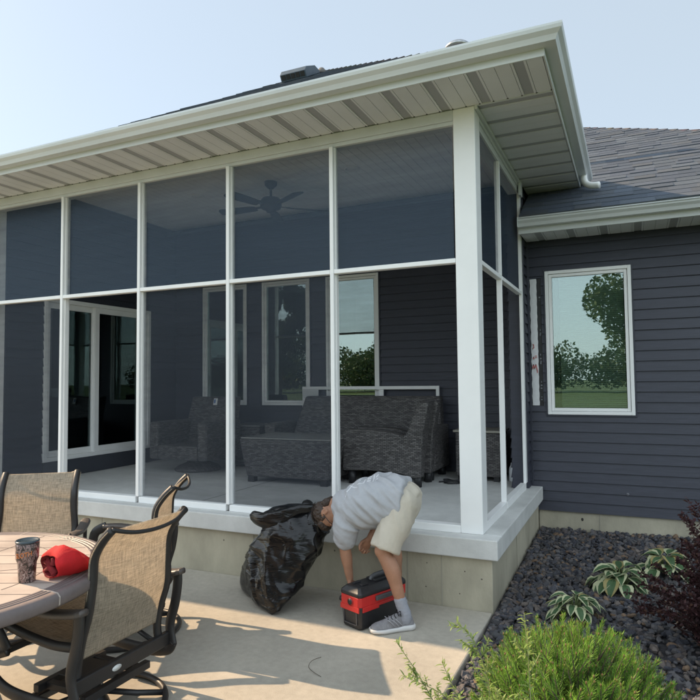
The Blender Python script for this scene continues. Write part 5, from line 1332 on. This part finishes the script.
for k in range(130):
    x = random.uniform(-95, 70); y = -78+random.uniform(-7, 7); h = random.uniform(4.2, 7.2)+(1.6 if -60 < x < -20 else 0); w_ = random.uniform(2.5, 4)
    for i in range(800):
        d = Vector((random.gauss(0, 1), random.gauss(0, 1), random.gauss(0, 1))).normalized()*random.random()**.35; q = Vector((x+d.x*w_, y+d.y*w_, max(.1, h*.52+d.z*h*.5))); l = random.uniform(.25, .6)
        a = Vector((random.gauss(0, 1), random.gauss(0, 1), random.gauss(0, 1))).normalized(); b = a.cross(Vector((random.gauss(0, 1), random.gauss(0, 1), random.gauss(0, 1)))).normalized(); g_ = random.uniform(.6, 1.3)
        wd.cc = (.08*g_, .125*g_, .055*g_); wd.add([q-a*l*.5, q+b*l*.35, q+a*l*.5, q-b*l*.35], [(0, 1, 2, 3)], False)
tag(wd.build('wood', M['leaf']), 'far green wood along the edge of the lawn', 'wood', kind='stuff')

# ------------------------------------------------------------------ light, sky, camera
sun_dir = Vector((1.5, -.03, -1.0)).normalized()
elev = math.asin(-sun_dir.z)
wld = bpy.data.worlds.new('World'); S.world = wld; wld.use_nodes = True
nt = wld.node_tree; sky = nt.nodes.new('ShaderNodeTexSky'); sky.sky_type = 'NISHITA'; sky.sun_disc = False
sky.sun_elevation = elev; sky.sun_rotation = math.atan2(-sun_dir.x, -sun_dir.y)
sky.air_density = 1.0; sky.dust_density = 1.0; sky.ozone_density = 1.2; sky.altitude = 200
mxs = nt.nodes.new('ShaderNodeMix'); mxs.data_type = 'RGBA'; mxs.inputs[0].default_value = .74; # bright summer haze over the clear sky, with added glow behind the viewer to fill the shaded front
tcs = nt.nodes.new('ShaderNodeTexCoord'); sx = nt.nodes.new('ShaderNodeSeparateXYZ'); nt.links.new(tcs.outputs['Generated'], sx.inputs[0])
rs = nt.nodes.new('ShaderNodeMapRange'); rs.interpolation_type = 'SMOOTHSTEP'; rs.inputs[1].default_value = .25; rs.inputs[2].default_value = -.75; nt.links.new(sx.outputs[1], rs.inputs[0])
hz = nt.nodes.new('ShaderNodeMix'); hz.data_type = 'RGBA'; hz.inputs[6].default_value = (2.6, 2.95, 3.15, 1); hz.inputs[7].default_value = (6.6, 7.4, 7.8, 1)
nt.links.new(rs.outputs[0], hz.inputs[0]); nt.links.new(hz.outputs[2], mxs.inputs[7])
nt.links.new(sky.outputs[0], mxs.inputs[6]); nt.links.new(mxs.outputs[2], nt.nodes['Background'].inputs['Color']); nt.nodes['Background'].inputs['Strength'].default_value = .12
sl = bpy.data.lights.new('sun', 'SUN'); sl.energy = 3.5; sl.angle = R(.55); sl.color = (1.0, .74, .48)
so2 = bpy.data.objects.new('sun', sl); COL.objects.link(so2); so2.rotation_euler = sun_dir.to_track_quat('-Z', 'Y').to_euler(); so2.location = (-8, 0, 9)

cam = bpy.data.cameras.new('camera'); co_ = bpy.data.objects.new('camera', cam); COL.objects.link(co_); S.camera = co_
F_, yaw, pit, rol = 615.9, .4285, .0506, -.0103
Fv = Vector((-math.sin(yaw)*math.cos(pit), math.cos(yaw)*math.cos(pit), math.sin(pit))); R0 = Vector((math.cos(yaw), math.sin(yaw), 0)); U0 = R0.cross(Fv)
Rv = R0*math.cos(rol)+U0*math.sin(rol); Uv = U0*math.cos(rol)-R0*math.sin(rol)
mw = Matrix((Rv, Uv, -Fv)).transposed().to_4x4(); mw.translation = Vector((1.0032, -4.4622, 1.6202)); co_.matrix_world = mw
cam.sensor_width = 36; cam.sensor_fit = 'HORIZONTAL'; cam.lens = F_/700*36; cam.clip_start = .05; cam.clip_end = 2000
S.view_settings.view_transform = 'Standard'; S.view_settings.look = 'None'; S.view_settings.exposure = 1.15; S.view_settings.gamma = 1; S.view_settings.use_curve_mapping = False
S.render.resolution_x = S.render.resolution_y = 1024
